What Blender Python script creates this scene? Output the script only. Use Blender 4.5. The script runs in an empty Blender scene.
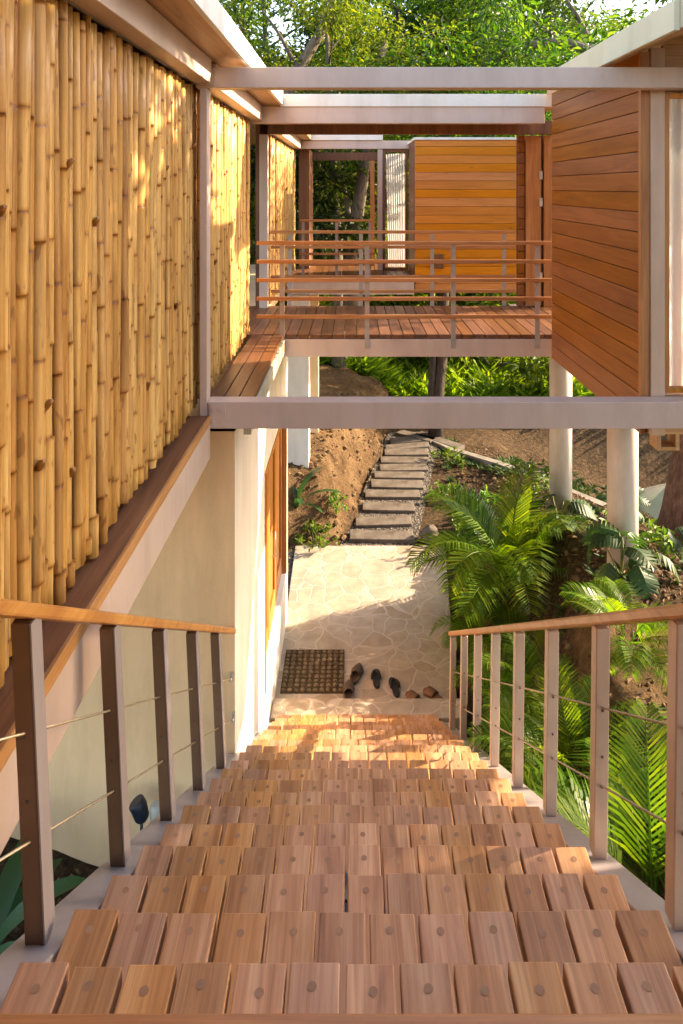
import bpy, math, random
from mathutils import Vector, Matrix, noise as mnoise

# ------------------------------------------------------------------ scene
scene = bpy.context.scene
COL = scene.collection
S = 0.85            # plan units -> metres
P = -6.15           # patio level below the eye, in plan units
F = -1.74           # upper floor level
R = math.radians
rng = random.Random(7)

def world_pt(x, y, z):
    return (x * S, y * S, (z - P) * S)

# ------------------------------------------------------------------ materials
def nmat(name):
    m = bpy.data.materials.new(name); m.use_nodes = True
    nt = m.node_tree; nt.nodes.clear()
    out = nt.nodes.new('ShaderNodeOutputMaterial')
    b = nt.nodes.new('ShaderNodeBsdfPrincipled')
    nt.links.new(b.outputs[0], out.inputs[0])
    return m, nt, b, out

def N(nt, t, **kw):
    n = nt.nodes.new(t)
    for k, v in kw.items(): setattr(n, k, v)
    return n

def ramp(nt, src, stops, interp='LINEAR'):
    r = N(nt, 'ShaderNodeValToRGB'); r.color_ramp.interpolation = interp
    e = r.color_ramp.elements
    e[0].position, e[0].color = stops[0][0], (*stops[0][1], 1)
    e[1].position, e[1].color = stops[-1][0], (*stops[-1][1], 1)
    for p, c in stops[1:-1]:
        x = e.new(p); x.color = (*c, 1)
    nt.links.new(src, r.inputs[0]); return r.outputs[0]

def g(v): return (v, v, v)

def noise(nt, vec, scale, detail=4, rough=.55, dist=0):
    n = N(nt, 'ShaderNodeTexNoise')
    n.inputs['Scale'].default_value = scale; n.inputs['Detail'].default_value = detail
    n.inputs['Roughness'].default_value = rough; n.inputs['Distortion'].default_value = dist
    if vec is not None: nt.links.new(vec, n.inputs['Vector'])
    return n.outputs['Fac']

def mult(nt, a, b, fac=1.0, mode='MULTIPLY'):
    m = N(nt, 'ShaderNodeMix', data_type='RGBA', blend_type=mode)
    if isinstance(fac, (int, float)): m.inputs[0].default_value = fac
    else: nt.links.new(fac, m.inputs[0])
    for s, i in ((a, 6), (b, 7)):
        if isinstance(s, tuple): m.inputs[i].default_value = (*s, 1)
        else: nt.links.new(s, m.inputs[i])
    return m.outputs[2]

def bump(nt, h, bsdf, strength, dist=.01):
    b = N(nt, 'ShaderNodeBump'); b.inputs['Strength'].default_value = strength
    b.inputs['Distance'].default_value = dist
    nt.links.new(h, b.inputs['Height']); nt.links.new(b.outputs[0], bsdf.inputs['Normal'])

def mathn(nt, op, a, b=None):
    m = N(nt, 'ShaderNodeMath', operation=op)
    for i, s in enumerate((a, b)):
        if s is None: continue
        if isinstance(s, (int, float)): m.inputs[i].default_value = s
        else: nt.links.new(s, m.inputs[i])
    return m.outputs[0]

def mapped(nt, scale, rand=None, coord='Object'):
    tc = N(nt, 'ShaderNodeTexCoord'); v = tc.outputs[coord]
    if rand is not None:
        c = N(nt, 'ShaderNodeCombineXYZ')
        for i, k in enumerate((41.3, 17.7, 29.1)): nt.links.new(mathn(nt, 'MULTIPLY', rand, k), c.inputs[i])
        a = N(nt, 'ShaderNodeVectorMath', operation='ADD')
        nt.links.new(v, a.inputs[0]); nt.links.new(c.outputs[0], a.inputs[1]); v = a.outputs[0]
    m = N(nt, 'ShaderNodeMapping'); m.inputs['Scale'].default_value = scale
    nt.links.new(v, m.inputs[0]); return m.outputs[0]

def island(nt): return N(nt, 'ShaderNodeNewGeometry').outputs['Random Per Island']

def wood(name, dark, mid, light, axis='Y', rough=.5, var=.35, knots=False, spec=.4, hue=.009):
    m, nt, b, _ = nmat(name)
    rnd = island(nt)
    ax = 'XYZ'.index(axis)
    sc = [13.0] * 3; sc[ax] = .9
    n1 = noise(nt, mapped(nt, sc, rnd), 1, 5, .6, 1.2)
    c = ramp(nt, n1, [(.28, dark), (.5, mid), (.72, light)])
    sf = [110.0] * 3; sf[ax] = 3.0
    n2 = noise(nt, mapped(nt, sf, rnd), 1, 3, .6)
    c = mult(nt, c, ramp(nt, n2, [(.3, g(.78)), (.65, g(1.08))]), .8)
    sl = [2.2] * 3; sl[ax] = .6
    n3 = noise(nt, mapped(nt, sl, rnd), 1, 3)
    c = mult(nt, c, ramp(nt, n3, [(.3, g(.78)), (.7, g(1.12))]), .7)
    if knots:
        sk = [9.0] * 3; sk[ax] = 4.0
        v = N(nt, 'ShaderNodeTexVoronoi'); v.inputs['Scale'].default_value = .6
        nt.links.new(mapped(nt, sk, rnd), v.inputs['Vector'])
        c = mult(nt, c, ramp(nt, v.outputs['Distance'], [(.03, (.35, .25, .2)), (.14, g(1))]), .8)
    h = N(nt, 'ShaderNodeHueSaturation')
    nt.links.new(c, h.inputs['Color'])
    nt.links.new(mathn(nt, 'ADD', mathn(nt, 'MULTIPLY', rnd, var), 1 - var / 2), h.inputs['Value'])
    w = N(nt, 'ShaderNodeTexWhiteNoise', noise_dimensions='1D'); nt.links.new(rnd, w.inputs['W'])
    nt.links.new(mathn(nt, 'ADD', mathn(nt, 'MULTIPLY', w.outputs['Value'], hue), .5 - hue / 2), h.inputs['Hue'])
    nt.links.new(mathn(nt, 'ADD', mathn(nt, 'MULTIPLY', w.outputs['Value'], .2), .9), h.inputs['Saturation'])
    nt.links.new(h.outputs[0], b.inputs['Base Color'])
    b.inputs['Roughness'].default_value = rough; b.inputs['Specular IOR Level'].default_value = spec
    bump(nt, n2, b, .25, .004)
    return m

def paint(name, col, rough=.45, var=.06, scale=3, bmp=.03, stain=None, spec=.4):
    m, nt, b, _ = nmat(name)
    v = mapped(nt, (1, 1, 1))
    n = noise(nt, v, scale, 5, .6)
    c = ramp(nt, n, [(.3, tuple(x * (1 - var) for x in col)), (.7, tuple(min(1, x * (1 + var)) for x in col))])
    if stain:
        n2 = noise(nt, mapped(nt, (3.5, 3.5, .7)), 1, 6, .65)
        c = mult(nt, c, ramp(nt, n2, [(.36, tuple(x * .9 for x in stain)), (.56, g(1))]), .8)
    nt.links.new(c, b.inputs['Base Color'])
    b.inputs['Roughness'].default_value = rough; b.inputs['Specular IOR Level'].default_value = spec
    bump(nt, noise(nt, v, 60, 3), b, bmp * 5, .003)
    return m

def leafmat(name, c0, c1, c2, trans=.35, rough=.45, per_object=.2):
    m, nt, b, out = nmat(name)
    rnd = island(nt)
    oi = N(nt, 'ShaderNodeObjectInfo').outputs['Random']
    c = ramp(nt, rnd, [(0, c0), (.55, c1), (1, c2)])
    h = N(nt, 'ShaderNodeHueSaturation'); nt.links.new(c, h.inputs['Color'])
    nt.links.new(mathn(nt, 'ADD', mathn(nt, 'MULTIPLY', oi, .04), .48), h.inputs['Hue'])
    nt.links.new(mathn(nt, 'ADD', mathn(nt, 'MULTIPLY', oi, per_object * 2), 1 - per_object), h.inputs['Value'])
    nt.links.new(h.outputs[0], b.inputs['Base Color'])
    b.inputs['Roughness'].default_value = rough; b.inputs['Specular IOR Level'].default_value = .35
    t = N(nt, 'ShaderNodeBsdfTranslucent')
    tint = mult(nt, h.outputs[0], (2.1, 2.0, .55))
    nt.links.new(tint, t.inputs[0])
    mx = N(nt, 'ShaderNodeMixShader'); mx.inputs[0].default_value = trans
    nt.links.new(b.outputs[0], mx.inputs[1]); nt.links.new(t.outputs[0], mx.inputs[2])
    nt.links.new(mx.outputs[0], out.inputs[0])
    return m

def bamboo_mat():
    m, nt, b, _ = nmat('dried_bamboo')
    oi = N(nt, 'ShaderNodeObjectInfo').outputs['Random']
    at = N(nt, 'ShaderNodeAttribute', attribute_name='node').outputs['Fac']
    c = ramp(nt, oi, [(0, (.42, .215, .062)), (.2, (.53, .295, .085)), (.5, (.59, .355, .118)), (.75, (.65, .43, .17)), (.9, (.53, .31, .115)), (1, (.37, .195, .075))])
    n = noise(nt, mapped(nt, (4, 4, 1.1), oi), 1, 5, .62, .6)
    c = mult(nt, c, ramp(nt, n, [(.33, (.66, .55, .42)), (.52, g(1)), (.75, (1.12, 1.1, 1.04))]))
    f = noise(nt, mapped(nt, (60, 60, 1.6), oi), 1, 3)
    c = mult(nt, c, ramp(nt, f, [(.32, g(.70)), (.58, g(1.05))]))
    sp = noise(nt, mapped(nt, (26, 26, 9), oi), 1, 2, .5)
    c = mult(nt, c, ramp(nt, sp, [(.30, (.30, .17, .10)), (.36, g(1))]), .6)
    pa = noise(nt, mapped(nt, (7, 7, .9), oi), 1, 3, .5, 1.5)
    c = mult(nt, c, ramp(nt, pa, [(.26, (.26, .13, .065)), (.35, g(1))]), .35)
    c = mult(nt, c, ramp(nt, at, [(0, g(1)), (.45, (.80, .68, .52)), (1, (.30, .16, .075))]))
    nt.links.new(c, b.inputs['Base Color'])
    nt.links.new(ramp(nt, n, [(.3, g(.5)), (.7, g(.32))]), b.inputs['Roughness'])
    b.inputs['Specular IOR Level'].default_value = .4
    bump(nt, f, b, .12, .003)
    return m

def stone_mat():
    m, nt, b, _ = nmat('flagstone')
    tc = N(nt, 'ShaderNodeTexCoord').outputs['Object']
    nz = N(nt, 'ShaderNodeTexNoise'); nz.inputs['Scale'].default_value = 2.6; nz.inputs['Detail'].default_value = 2
    nt.links.new(tc, nz.inputs['Vector'])
    sub = N(nt, 'ShaderNodeVectorMath', operation='SUBTRACT'); nt.links.new(nz.outputs['Color'], sub.inputs[0]); sub.inputs[1].default_value = (.5, .5, .5)
    scl = N(nt, 'ShaderNodeVectorMath', operation='SCALE'); nt.links.new(sub.outputs[0], scl.inputs[0]); scl.inputs['Scale'].default_value = .30
    add = N(nt, 'ShaderNodeVectorMath', operation='ADD'); nt.links.new(tc, add.inputs[0]); nt.links.new(scl.outputs[0], add.inputs[1])
    fl = N(nt, 'ShaderNodeMapping'); fl.inputs['Scale'].default_value = (1, 1, 0.0); nt.links.new(add.outputs[0], fl.inputs[0])
    v1 = N(nt, 'ShaderNodeTexVoronoi', feature='F1'); v2 = N(nt, 'ShaderNodeTexVoronoi', feature='DISTANCE_TO_EDGE')
    for v in (v1, v2):
        v.inputs['Scale'].default_value = 3.6; nt.links.new(fl.outputs[0], v.inputs['Vector'])
    hs = N(nt, 'ShaderNodeSeparateColor'); nt.links.new(v1.outputs['Color'], hs.inputs[0])
    c = ramp(nt, hs.outputs[0], [(0, (.42, .345, .27)), (.3, (.46, .40, .335)), (.6, (.44, .385, .325)), (.85, (.475, .40, .32)), (1, (.40, .32, .24))])
    n = noise(nt, tc, 7, 6, .65)
    c = mult(nt, c, ramp(nt, n, [(.3, (.80, .77, .74)), (.7, (1.1, 1.08, 1.05))]))
    n3 = noise(nt, tc, 1.3, 4, .6)
    c = mult(nt, c, ramp(nt, n3, [(.35, (.86, .84, .8)), (.65, g(1.05))]))
    j = ramp(nt, v2.outputs['Distance'], [(.012, g(0)), (.04, g(1))])
    c = mult(nt, (.50, .43, .35), c, j, 'MIX')
    nt.links.new(c, b.inputs['Base Color'])
    b.inputs['Roughness'].default_value = .62; b.inputs['Specular IOR Level'].default_value = .35
    hh = mathn(nt, 'ADD', mathn(nt, 'MULTIPLY', j, .6), mathn(nt, 'MULTIPLY', noise(nt, tc, 30, 4), .5))
    bump(nt, hh, b, .5, .008)
    return m

def terrain_mat():
    m, nt, b, _ = nmat('earth')
    tc = N(nt, 'ShaderNodeTexCoord').outputs['Object']
    at = N(nt, 'ShaderNodeAttribute', attribute_name='sand').outputs['Fac']
    n = noise(nt, tc, 2.2, 8, .65)
    n2 = noise(nt, tc, 16, 6, .7)
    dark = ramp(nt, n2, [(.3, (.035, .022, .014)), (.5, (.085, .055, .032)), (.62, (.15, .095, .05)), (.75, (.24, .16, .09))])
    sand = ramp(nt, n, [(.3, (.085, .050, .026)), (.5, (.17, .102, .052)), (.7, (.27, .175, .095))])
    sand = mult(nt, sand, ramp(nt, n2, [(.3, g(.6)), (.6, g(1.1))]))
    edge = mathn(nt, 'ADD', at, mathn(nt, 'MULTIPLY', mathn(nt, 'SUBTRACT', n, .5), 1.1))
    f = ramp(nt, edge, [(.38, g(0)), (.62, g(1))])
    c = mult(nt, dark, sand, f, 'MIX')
    nt.links.new(c, b.inputs['Base Color'])
    b.inputs['Roughness'].default_value = .95; b.inputs['Specular IOR Level'].default_value = .1
    hh = mathn(nt, 'ADD', n2, mathn(nt, 'MULTIPLY', noise(nt, tc, 45, 5, .7), .6))
    bump(nt, hh, b, 1.0, .09)
    return m

def gravel_mat():
    m, nt, b, _ = nmat('gravel')
    tc = N(nt, 'ShaderNodeTexCoord').outputs['Object']
    v = N(nt, 'ShaderNodeTexVoronoi'); v.inputs['Scale'].default_value = 34; nt.links.new(tc, v.inputs['Vector'])
    sp = N(nt, 'ShaderNodeSeparateColor'); nt.links.new(v.outputs['Color'], sp.inputs[0])
    c = ramp(nt, sp.outputs[0], [(0, (.05, .04, .032)), (.4, (.13, .105, .085)), (.8, (.26, .22, .18)), (1, (.38, .33, .27))])
    c = mult(nt, c, ramp(nt, v.outputs['Distance'], [(.2, g(1)), (.62, g(.3))]))
    nt.links.new(c, b.inputs['Base Color']); b.inputs['Roughness'].default_value = .9
    bump(nt, mathn(nt, 'SUBTRACT', 1.0, v.outputs['Distance']), b, 1.0, .02)
    return m

def bark_mat(name, dark, light, sc=6):
    m, nt, b, _ = nmat(name)
    n = noise(nt, mapped(nt, (sc, sc, 1.4)), 1, 7, .68, 1.0)
    n2 = noise(nt, mapped(nt, (30, 30, 7)), 1, 4, .6)
    c = ramp(nt, n, [(.3, dark), (.7, light)])
    c = mult(nt, c, ramp(nt, n2, [(.3, g(.5)), (.65, g(1.15))]))
    nt.links.new(c, b.inputs['Base Color']); b.inputs['Roughness'].default_value = .9
    bump(nt, mathn(nt, 'ADD', n, n2), b, .9, .04)
    return m

M = {}
M['steel'] = paint('pink_grey_steel_paint', (.56, .445, .395), .42, .05, 2.5, .02, (.9, .87, .84))
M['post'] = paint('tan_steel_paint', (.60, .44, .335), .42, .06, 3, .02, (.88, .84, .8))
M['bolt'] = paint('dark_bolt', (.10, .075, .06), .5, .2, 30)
M['post_shaded'] = paint('shaded_post_paint', (.20, .115, .068), .45, .1, 3, .02, (.85, .8, .75))  # left posts: shade on their camera side put into the colour
M['stringer'] = paint('grey_steel_paint', (.34, .30, .305), .4, .06, 2, .02, (.85, .82, .8))
M['fascia_white'] = paint('white_fascia_paint', (.74, .73, .70), .5, .04, 3, .02, (.9, .88, .85))
M['fascia_cream'] = paint('cream_fascia_paint', (.56, .52, .38), .55, .05, 3, .02, (.92, .9, .85))
M['plaster'] = paint('beige_plaster', (.90, .61, .35), .9, .06, 1.6, .08, (.93, .9, .85), .15)
M['plaster_white'] = paint('white_plaster', (.76, .71, .64), .88, .04, 1.6, .07, (.94, .92, .88), .15)
M['concrete'] = paint('painted_concrete_column', (.58, .53, .49), .7, .06, 2.5, .05, (.86, .82, .78), .2)
M['kerb'] = paint('pale_concrete', (.27, .245, .21), .9, .15, 9, .12, (.7, .66, .6), .1)
M['sleeper'] = paint('weathered_sleeper', (.15, .127, .106), .9, .22, 8, .12, (.65, .6, .55), .1)
M['tread'] = wood('teak_tread', (.35, .150, .060), (.53, .262, .120), (.68, .395, .21), 'Y', .55, .36)
M['plug'] = paint('wood_plug', (.34, .185, .105), .6, .2, 30)
M['rail_wood'] = wood('varnished_rail', (.42, .16, .024), (.58, .25, .038), (.70, .35, .07), 'Y', .32, .15)
M['rail_wood_x'] = wood('varnished_slat', (.36, .13, .03), (.50, .20, .05), (.60, .28, .08), 'X', .38, .3)
M['ledge'] = wood('dark_ledge_board', (.17, .064, .024), (.24, .096, .037), (.31, .135, .055), 'Y', .42, .2)
M['lip'] = wood('ledge_edge', (.40, .17, .04), (.52, .25, .07), (.62, .33, .1), 'Y', .4, .15)
M['deck'] = wood('red_deck_board', (.105, .040, .016), (.16, .066, .027), (.225, .102, .045), 'Y', .42, .4)
M['clad'] = wood('red_cladding', (.195, .062, .012), (.27, .090, .018), (.34, .125, .028), 'Y', .42, .2)
M['clad_x'] = wood('golden_cladding', (.56, .185, .022), (.62, .215, .027), (.67, .25, .036), 'X', .45, .08, True, .4, .003)
M['clad_v'] = wood('orange_timber', (.33, .115, .02), (.45, .175, .036), (.54, .24, .06), 'Z', .4, .2)
M['clad_front'] = wood('tan_cladding', (.46, .25, .11), (.56, .33, .16), (.64, .40, .21), 'X', .5, .2)
M['dark_timber'] = wood('dark_timber', (.11, .045, .02), (.17, .07, .03), (.23, .10, .045), 'Z', .5, .2)
M['soffit'] = wood('plywood_soffit', (.40, .235, .10), (.52, .32, .15), (.60, .39, .2), 'Y', .55, .15)
M['bamboo'] = bamboo_mat()
M['stone'] = stone_mat()
M['earth'] = terrain_mat()
M['gravel'] = gravel_mat()
M['bark_red'] = bark_mat('reddish_bark', (.085, .038, .022), (.32, .17, .11), 5)
M['bark_dark'] = bark_mat('dark_bark', (.02, .014, .01), (.085, .055, .036), 5)
M['bark'] = bark_mat('grey_bark', (.06, .045, .032), (.24, .19, .14), 5)
M['cable'] = paint('steel_cable', (.48, .40, .28), .35, .1, 20)
M['cable'].node_tree.nodes['Principled BSDF'].inputs['Metallic'].default_value = .5
M['metal'] = paint('brushed_metal', (.55, .54, .52), .35, .1, 20)
M['metal'].node_tree.nodes['Principled BSDF'].inputs['Metallic'].default_value = .8
M['coir'] = paint('coir', (.17, .13, .085), .95, .55, 26, .2, None, .05)
M['frosted'] = paint('frosted_glass', (.40, .42, .36), .3, .05, 10)
M['coir_dark'] = paint('dark_coir', (.07, .05, .028), .95, .4, 30, .2, None, .05)
M['sandal_dark'] = paint('dark_sandal', (.022, .019, .018), .65, .3, 30)
M['clog'] = paint('brown_clog', (.085, .052, .036), .6, .25, 25)
M['tan_leather'] = paint('tan_leather', (.17, .08, .04), .55, .2, 25)
M['black'] = paint('black_plastic', (.014, .018, .032), .4, .2, 20)
M['car'] = paint('silver_beige_car_paint', (.50, .49, .43), .22, .03, 3, .0, None, .6)
M['car'].node_tree.nodes['Principled BSDF'].inputs['Metallic'].default_value = .5
M['clod'] = paint('dry_clod', (.14, .092, .052), .95, .4, 8, .2, None, .05)
M['tyre'] = paint('tyre', (.02, .02, .02), .8, .2, 20)
M['curtain'] = None
def cloth(name, col, t):
    m, nt, b, out = nmat(name)
    b.inputs['Base Color'].default_value = (*col, 1); b.inputs['Roughness'].default_value = .9
    tr = N(nt, 'ShaderNodeBsdfTranslucent'); tr.inputs[0].default_value = (*col, 1)
    mx = N(nt, 'ShaderNodeMixShader'); mx.inputs[0].default_value = t
    nt.links.new(b.outputs[0], mx.inputs[1]); nt.links.new(tr.outputs[0], mx.inputs[2]); nt.links.new(mx.outputs[0], out.inputs[0])
    return m
M['curtain_white'] = cloth('opaque_curtain', (.9, .9, .9), .5)
M['curtain'] = cloth('white_curtain', (.88, .88, .86), .6)
def glassm():
    m, nt, b, out = nmat('window_glass')
    gl = N(nt, 'ShaderNodeBsdfGlossy'); gl.inputs['Roughness'].default_value = .02
    tr = N(nt, 'ShaderNodeBsdfTransparent')
    fr = N(nt, 'ShaderNodeFresnel'); fr.inputs[0].default_value = 1.5
    mx = N(nt, 'ShaderNodeMixShader')
    nt.links.new(fr.outputs[0], mx.inputs[0]); nt.links.new(tr.outputs[0], mx.inputs[1]); nt.links.new(gl.outputs[0], mx.inputs[2])
    nt.links.new(mx.outputs[0], out.inputs[0]); return m
M['glass'] = glassm()
m_, nt_, b_, o_ = nmat('car_glass'); b_.inputs['Base Color'].default_value = (.03, .04, .05, 1); b_.inputs['Roughness'].default_value = .05
M['car_glass'] = m_
M['leaf'] = leafmat('tree_leaf', (.008, .026, .005), (.035, .082, .012), (.105, .165, .024), .45)
M['leaf_light'] = leafmat('light_tree_leaf', (.045, .09, .012), (.09, .155, .02), (.17, .225, .032), .48)
M['leaf_dark'] = leafmat('dark_tree_leaf', (.012, .032, .01), (.024, .056, .016), (.05, .09, .024), .3)
M['leaf_grey'] = leafmat('silver_tree_leaf', (.07, .11, .07), (.13, .18, .11), (.20, .24, .15), .3)
M['palm'] = leafmat('palm_leaf', (.045, .115, .012), (.105, .195, .017), (.18, .26, .026), .58, .38)
M['broad'] = leafmat('broad_leaf', (.016, .055, .016), (.026, .075, .02), (.04, .095, .026), .25, .5)
M['herb'] = leafmat('herb_leaf', (.05, .12, .02), (.085, .17, .03), (.13, .2, .04), .4)
M['fern'] = leafmat('fern_leaf', (.10, .18, .022), (.16, .25, .03), (.24, .33, .05), .5)
M['cover'] = leafmat('cover_leaf', (.018, .05, .012), (.032, .075, .016), (.06, .11, .022), .25, .75)
M['dry_palm'] = leafmat('dry_palm_leaf', (.16, .09, .035), (.24, .15, .06), (.33, .23, .10), .2, .7)
M['dead'] = leafmat('dead_leaf', (.07, .038, .018), (.13, .078, .038), (.21, .135, .07), .1, .85)
M['cane'] = paint('palm_cane', (.16, .17, .05), .6, .3, 8)

# ------------------------------------------------------------------ mesh builder
WL = {}
class MB:
    def __init__(s, raw=False):
        s.v, s.f, s.mi, s.sm, s.attr, s.raw = [], [], [], [], [], raw
    def face(s, idx, mi=0, sm=False): s.f.append(idx); s.mi.append(mi); s.sm.append(sm)
    def hexa(s, p, mi=0):
        # p: 8 points, bottom ring 0-3 ccw from above, top ring 4-7
        o = len(s.v); s.v += [tuple(q) for q in p]
        for q in ((3, 2, 1, 0), (4, 5, 6, 7), (0, 1, 5, 4), (1, 2, 6, 5), (2, 3, 7, 6), (3, 0, 4, 7)):
            s.face([o + i for i in q], mi)
        return s
    def box(s, x0, x1, y0, y1, z0, z1, mi=0, lean=0.0):
        if x0 > x1: x0, x1 = x1, x0
        if y0 > y1: y0, y1 = y1, y0
        if z0 > z1: z0, z1 = z1, z0
        return s.hexa([(x0, y0, z0), (x1, y0, z0), (x1, y1, z0), (x0, y1, z0),
                       (x0 + lean, y0, z1), (x1 + lean, y0, z1), (x1 + lean, y1, z1), (x0 + lean, y1, z1)], mi)
    def slope(s, x0, x1, y0, y1, ztop0, ztop1, th, mi=0):
        # box following a slope along y
        return s.hexa([(x0, y0, ztop0 - th), (x1, y0, ztop0 - th), (x1, y1, ztop1 - th), (x0, y1, ztop1 - th),
                       (x0, y0, ztop0), (x1, y0, ztop0), (x1, y1, ztop1), (x0, y1, ztop1)], mi)
    def tube(s, pts, rad, n=8, mi=0, caps=True, sm=True):
        pts = [Vector(p) for p in pts]
        if not isinstance(rad, (list, tuple)): rad = [rad] * len(pts)
        o = len(s.v); up = None
        for i, p in enumerate(pts):
            d = (pts[min(i + 1, len(pts) - 1)] - pts[max(i - 1, 0)]).normalized()
            if up is None:
                up = Vector((1, 0, 0)) if abs(d.x) < .8 else Vector((0, 1, 0))
            a = (up - d * up.dot(d)).normalized(); b = d.cross(a); up = a
            for k in range(n):
                t = 2 * math.pi * k / n
                s.v.append(tuple(p + (a * math.cos(t) + b * math.sin(t)) * rad[i]))
        for i in range(len(pts) - 1):
            for k in range(n):
                s.face([o + i * n + k, o + i * n + (k + 1) % n, o + (i + 1) * n + (k + 1) % n, o + (i + 1) * n + k], mi, sm)
        if caps:
            s.face([o + k for k in range(n)][::-1], mi); e = o + (len(pts) - 1) * n
            s.face([e + k for k in range(n)], mi)
        return s
    def outline(s, pts2, z0, z1, mi=0, fn=None):
        # extruded outline (x,y) ccw
        o = len(s.v); n = len(pts2)
        for z in (z0, z1):
            for (x, y) in pts2: s.v.append((x, y, z) if fn is None else fn(x, y, z))
        s.face([o + i for i in range(n)][::-1], mi); s.face([o + n + i for i in range(n)], mi)
        for i in range(n):
            j = (i + 1) % n; s.face([o + i, o + j, o + n + j, o + n + i], mi)
        return s
    def build(s, name, mats, parent=None, base=None, bev=0, label=None, attrs=None, loc=None):
        if not isinstance(mats, (list, tuple)): mats = [mats]
        pts = s.v if s.raw else [world_pt(*p) for p in s.v]
        if loc is not None: off = loc
        elif parent is not None: off = WL[parent.name]
        elif base is not None: off = base
        else:
            xs = [p[0] for p in pts]; ys = [p[1] for p in pts]; zs = [p[2] for p in pts]
            off = ((min(xs) + max(xs)) / 2, (min(ys) + max(ys)) / 2, min(zs))
        if s.raw: off = (0, 0, 0)
        me = bpy.data.meshes.new(name)
        me.from_pydata([(p[0] - off[0], p[1] - off[1], p[2] - off[2]) for p in pts], [], s.f)
        for m in mats: me.materials.append(m)
        me.polygons.foreach_set('material_index', s.mi); me.polygons.foreach_set('use_smooth', s.sm)
        if attrs:
            for k, vals in attrs.items():
                a = me.attributes.new(k, 'FLOAT', 'POINT'); a.data.foreach_set('value', vals)
        me.update()
        ob = bpy.data.objects.new(name, me); COL.objects.link(ob)
        if parent is not None: ob.parent = parent
        elif not s.raw: ob.location = off
        WL[ob.name] = off
        if bev:
            b = ob.modifiers.new('bevel', 'BEVEL'); b.width = bev; b.segments = 2; b.limit_method = 'ANGLE'
        if label: ob['label'] = label
        return ob

def tag(o, label, cat, group=None):
    o['label'] = label; o['category'] = cat
    if group: o['group'] = group
    return o
def thing(name, label, cat, base=(0, 0, 0), group=None, raw=False):
    o = bpy.data.objects.new(name, None); COL.objects.link(o)
    w = base if raw else world_pt(*base)
    o.location = w; WL[o.name] = w; o.empty_display_size = .1
    return tag(o, label, cat, group)
def structure(o, kind='structure'): o['kind'] = kind; return o
def copy_tree(o, parent=None):
    c = o.copy(); COL.objects.link(c)
    if parent is not None: c.parent = parent
    for ch in list(o.children): copy_tree(ch, c)
    return c

# ------------------------------------------------------------------ terrain
def sst(a, b, x):
    t = max(0., min(1., (x - a) / (b - a))); return t * t * (3 - 2 * t)
def path_left(y): return -.10 + .205 * (y - 11.8)
def hgt(x, y):
    """ground height above the patio, plan units"""
    nz = mnoise.noise(Vector((x * .9, y * .9, 3.1))) * .10 + mnoise.noise(Vector((x * 2.7, y * 2.7, 8.1))) * .035
    h = -.07
    # right bank
    H = max(-.9, min(2.05, 1.80 - .24 * (y - 7.97)))
    x0 = 1.12 + .42 * sst(6.8, 8.2, y) + .21 * max(0, y - 11.6) * sst(11.6, 12.2, y) * 1.0
    s = sst(x0, x0 + 1.15 + .6 * sst(6.0, 8.0, y), x)
    hb = H * s - .40 * max(0, x - 3.5) * (.6 + .4 * sst(8.0, 9.8, y))
    hb = max(hb, -2.0)
    if y > 16: hb *= 1 - sst(16, 19, y)
    h += hb + nz * (.25 + s)
    # sandy mound left of the path
    if y > 10.5 and x < 2.5:
        xe = path_left(y) - .05 + .13 * math.sin(y * 2.1) + nz
        d = xe - x
        mh = (1.02 + .35 * nz) * sst(0, .75, d) * sst(11.35, 12.3, y + .25 * math.sin(x * 2.3)) * (1 - sst(18.5, 21, y))
        mh += .35 * sst(.5, 2.5, d) * sst(11.6, 13.5, y) * (1 - sst(18.5, 21, y))
        h += mh + (.5 * nz if d > .2 else 0)
    # bank left of the stairs, under the house
    if x < -1.0 and y < 7:
        h += (.42 + .35 * min(3.5, -x - 1.0)) * sst(-1.0, -1.5, x) + nz * .6
    # hills behind
    if y > 18:
        h += .11 * (y - 18) * sst(18, 26, y) + nz * 2
        h += 2.5 * sst(30, 60, y)
    h += .06 * max(0, abs(x) - 14)
    return h

def frange(a, b, st):
    n = int(round((b - a) / st)); return [a + (b - a) * i / n for i in range(n + 1)]
xs = frange(-80, -14, 6)[:-1] + frange(-14, -4, .8)[:-1] + frange(-4, 8, .11)[:-1] + frange(8, 20, .8)[:-1] + frange(20, 80, 6)
ys = frange(-40, -2, 4)[:-1] + frange(-2, 3, .4)[:-1] + frange(3, 18, .11)[:-1] + frange(18, 30, .6)[:-1] + frange(30, 110, 5)
mb = MB(); sand = []
for y in ys:
    for x in xs:
        mb.v.append((x, y, P + hgt(x, y)))
        w = 0.05
        # sandy bank beside the stairs, and the mound
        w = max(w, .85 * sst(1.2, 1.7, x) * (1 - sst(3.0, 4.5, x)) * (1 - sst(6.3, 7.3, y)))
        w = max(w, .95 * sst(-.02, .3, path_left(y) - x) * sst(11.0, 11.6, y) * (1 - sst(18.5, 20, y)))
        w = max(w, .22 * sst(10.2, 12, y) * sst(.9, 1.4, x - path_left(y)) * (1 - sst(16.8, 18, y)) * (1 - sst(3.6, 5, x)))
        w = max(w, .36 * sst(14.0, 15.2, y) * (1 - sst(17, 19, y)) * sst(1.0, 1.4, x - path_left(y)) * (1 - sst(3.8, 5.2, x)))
        sand.append(w)
nx = len(xs)
for j in range(len(ys) - 1):
    for i in range(nx - 1):
        mb.face([j * nx + i, j * nx + i + 1, (j + 1) * nx + i + 1, (j + 1) * nx + i], 0, True)
structure(mb.build('ground', M['earth'], base=(0, 0, 0), attrs={'sand': sand}))

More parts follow.
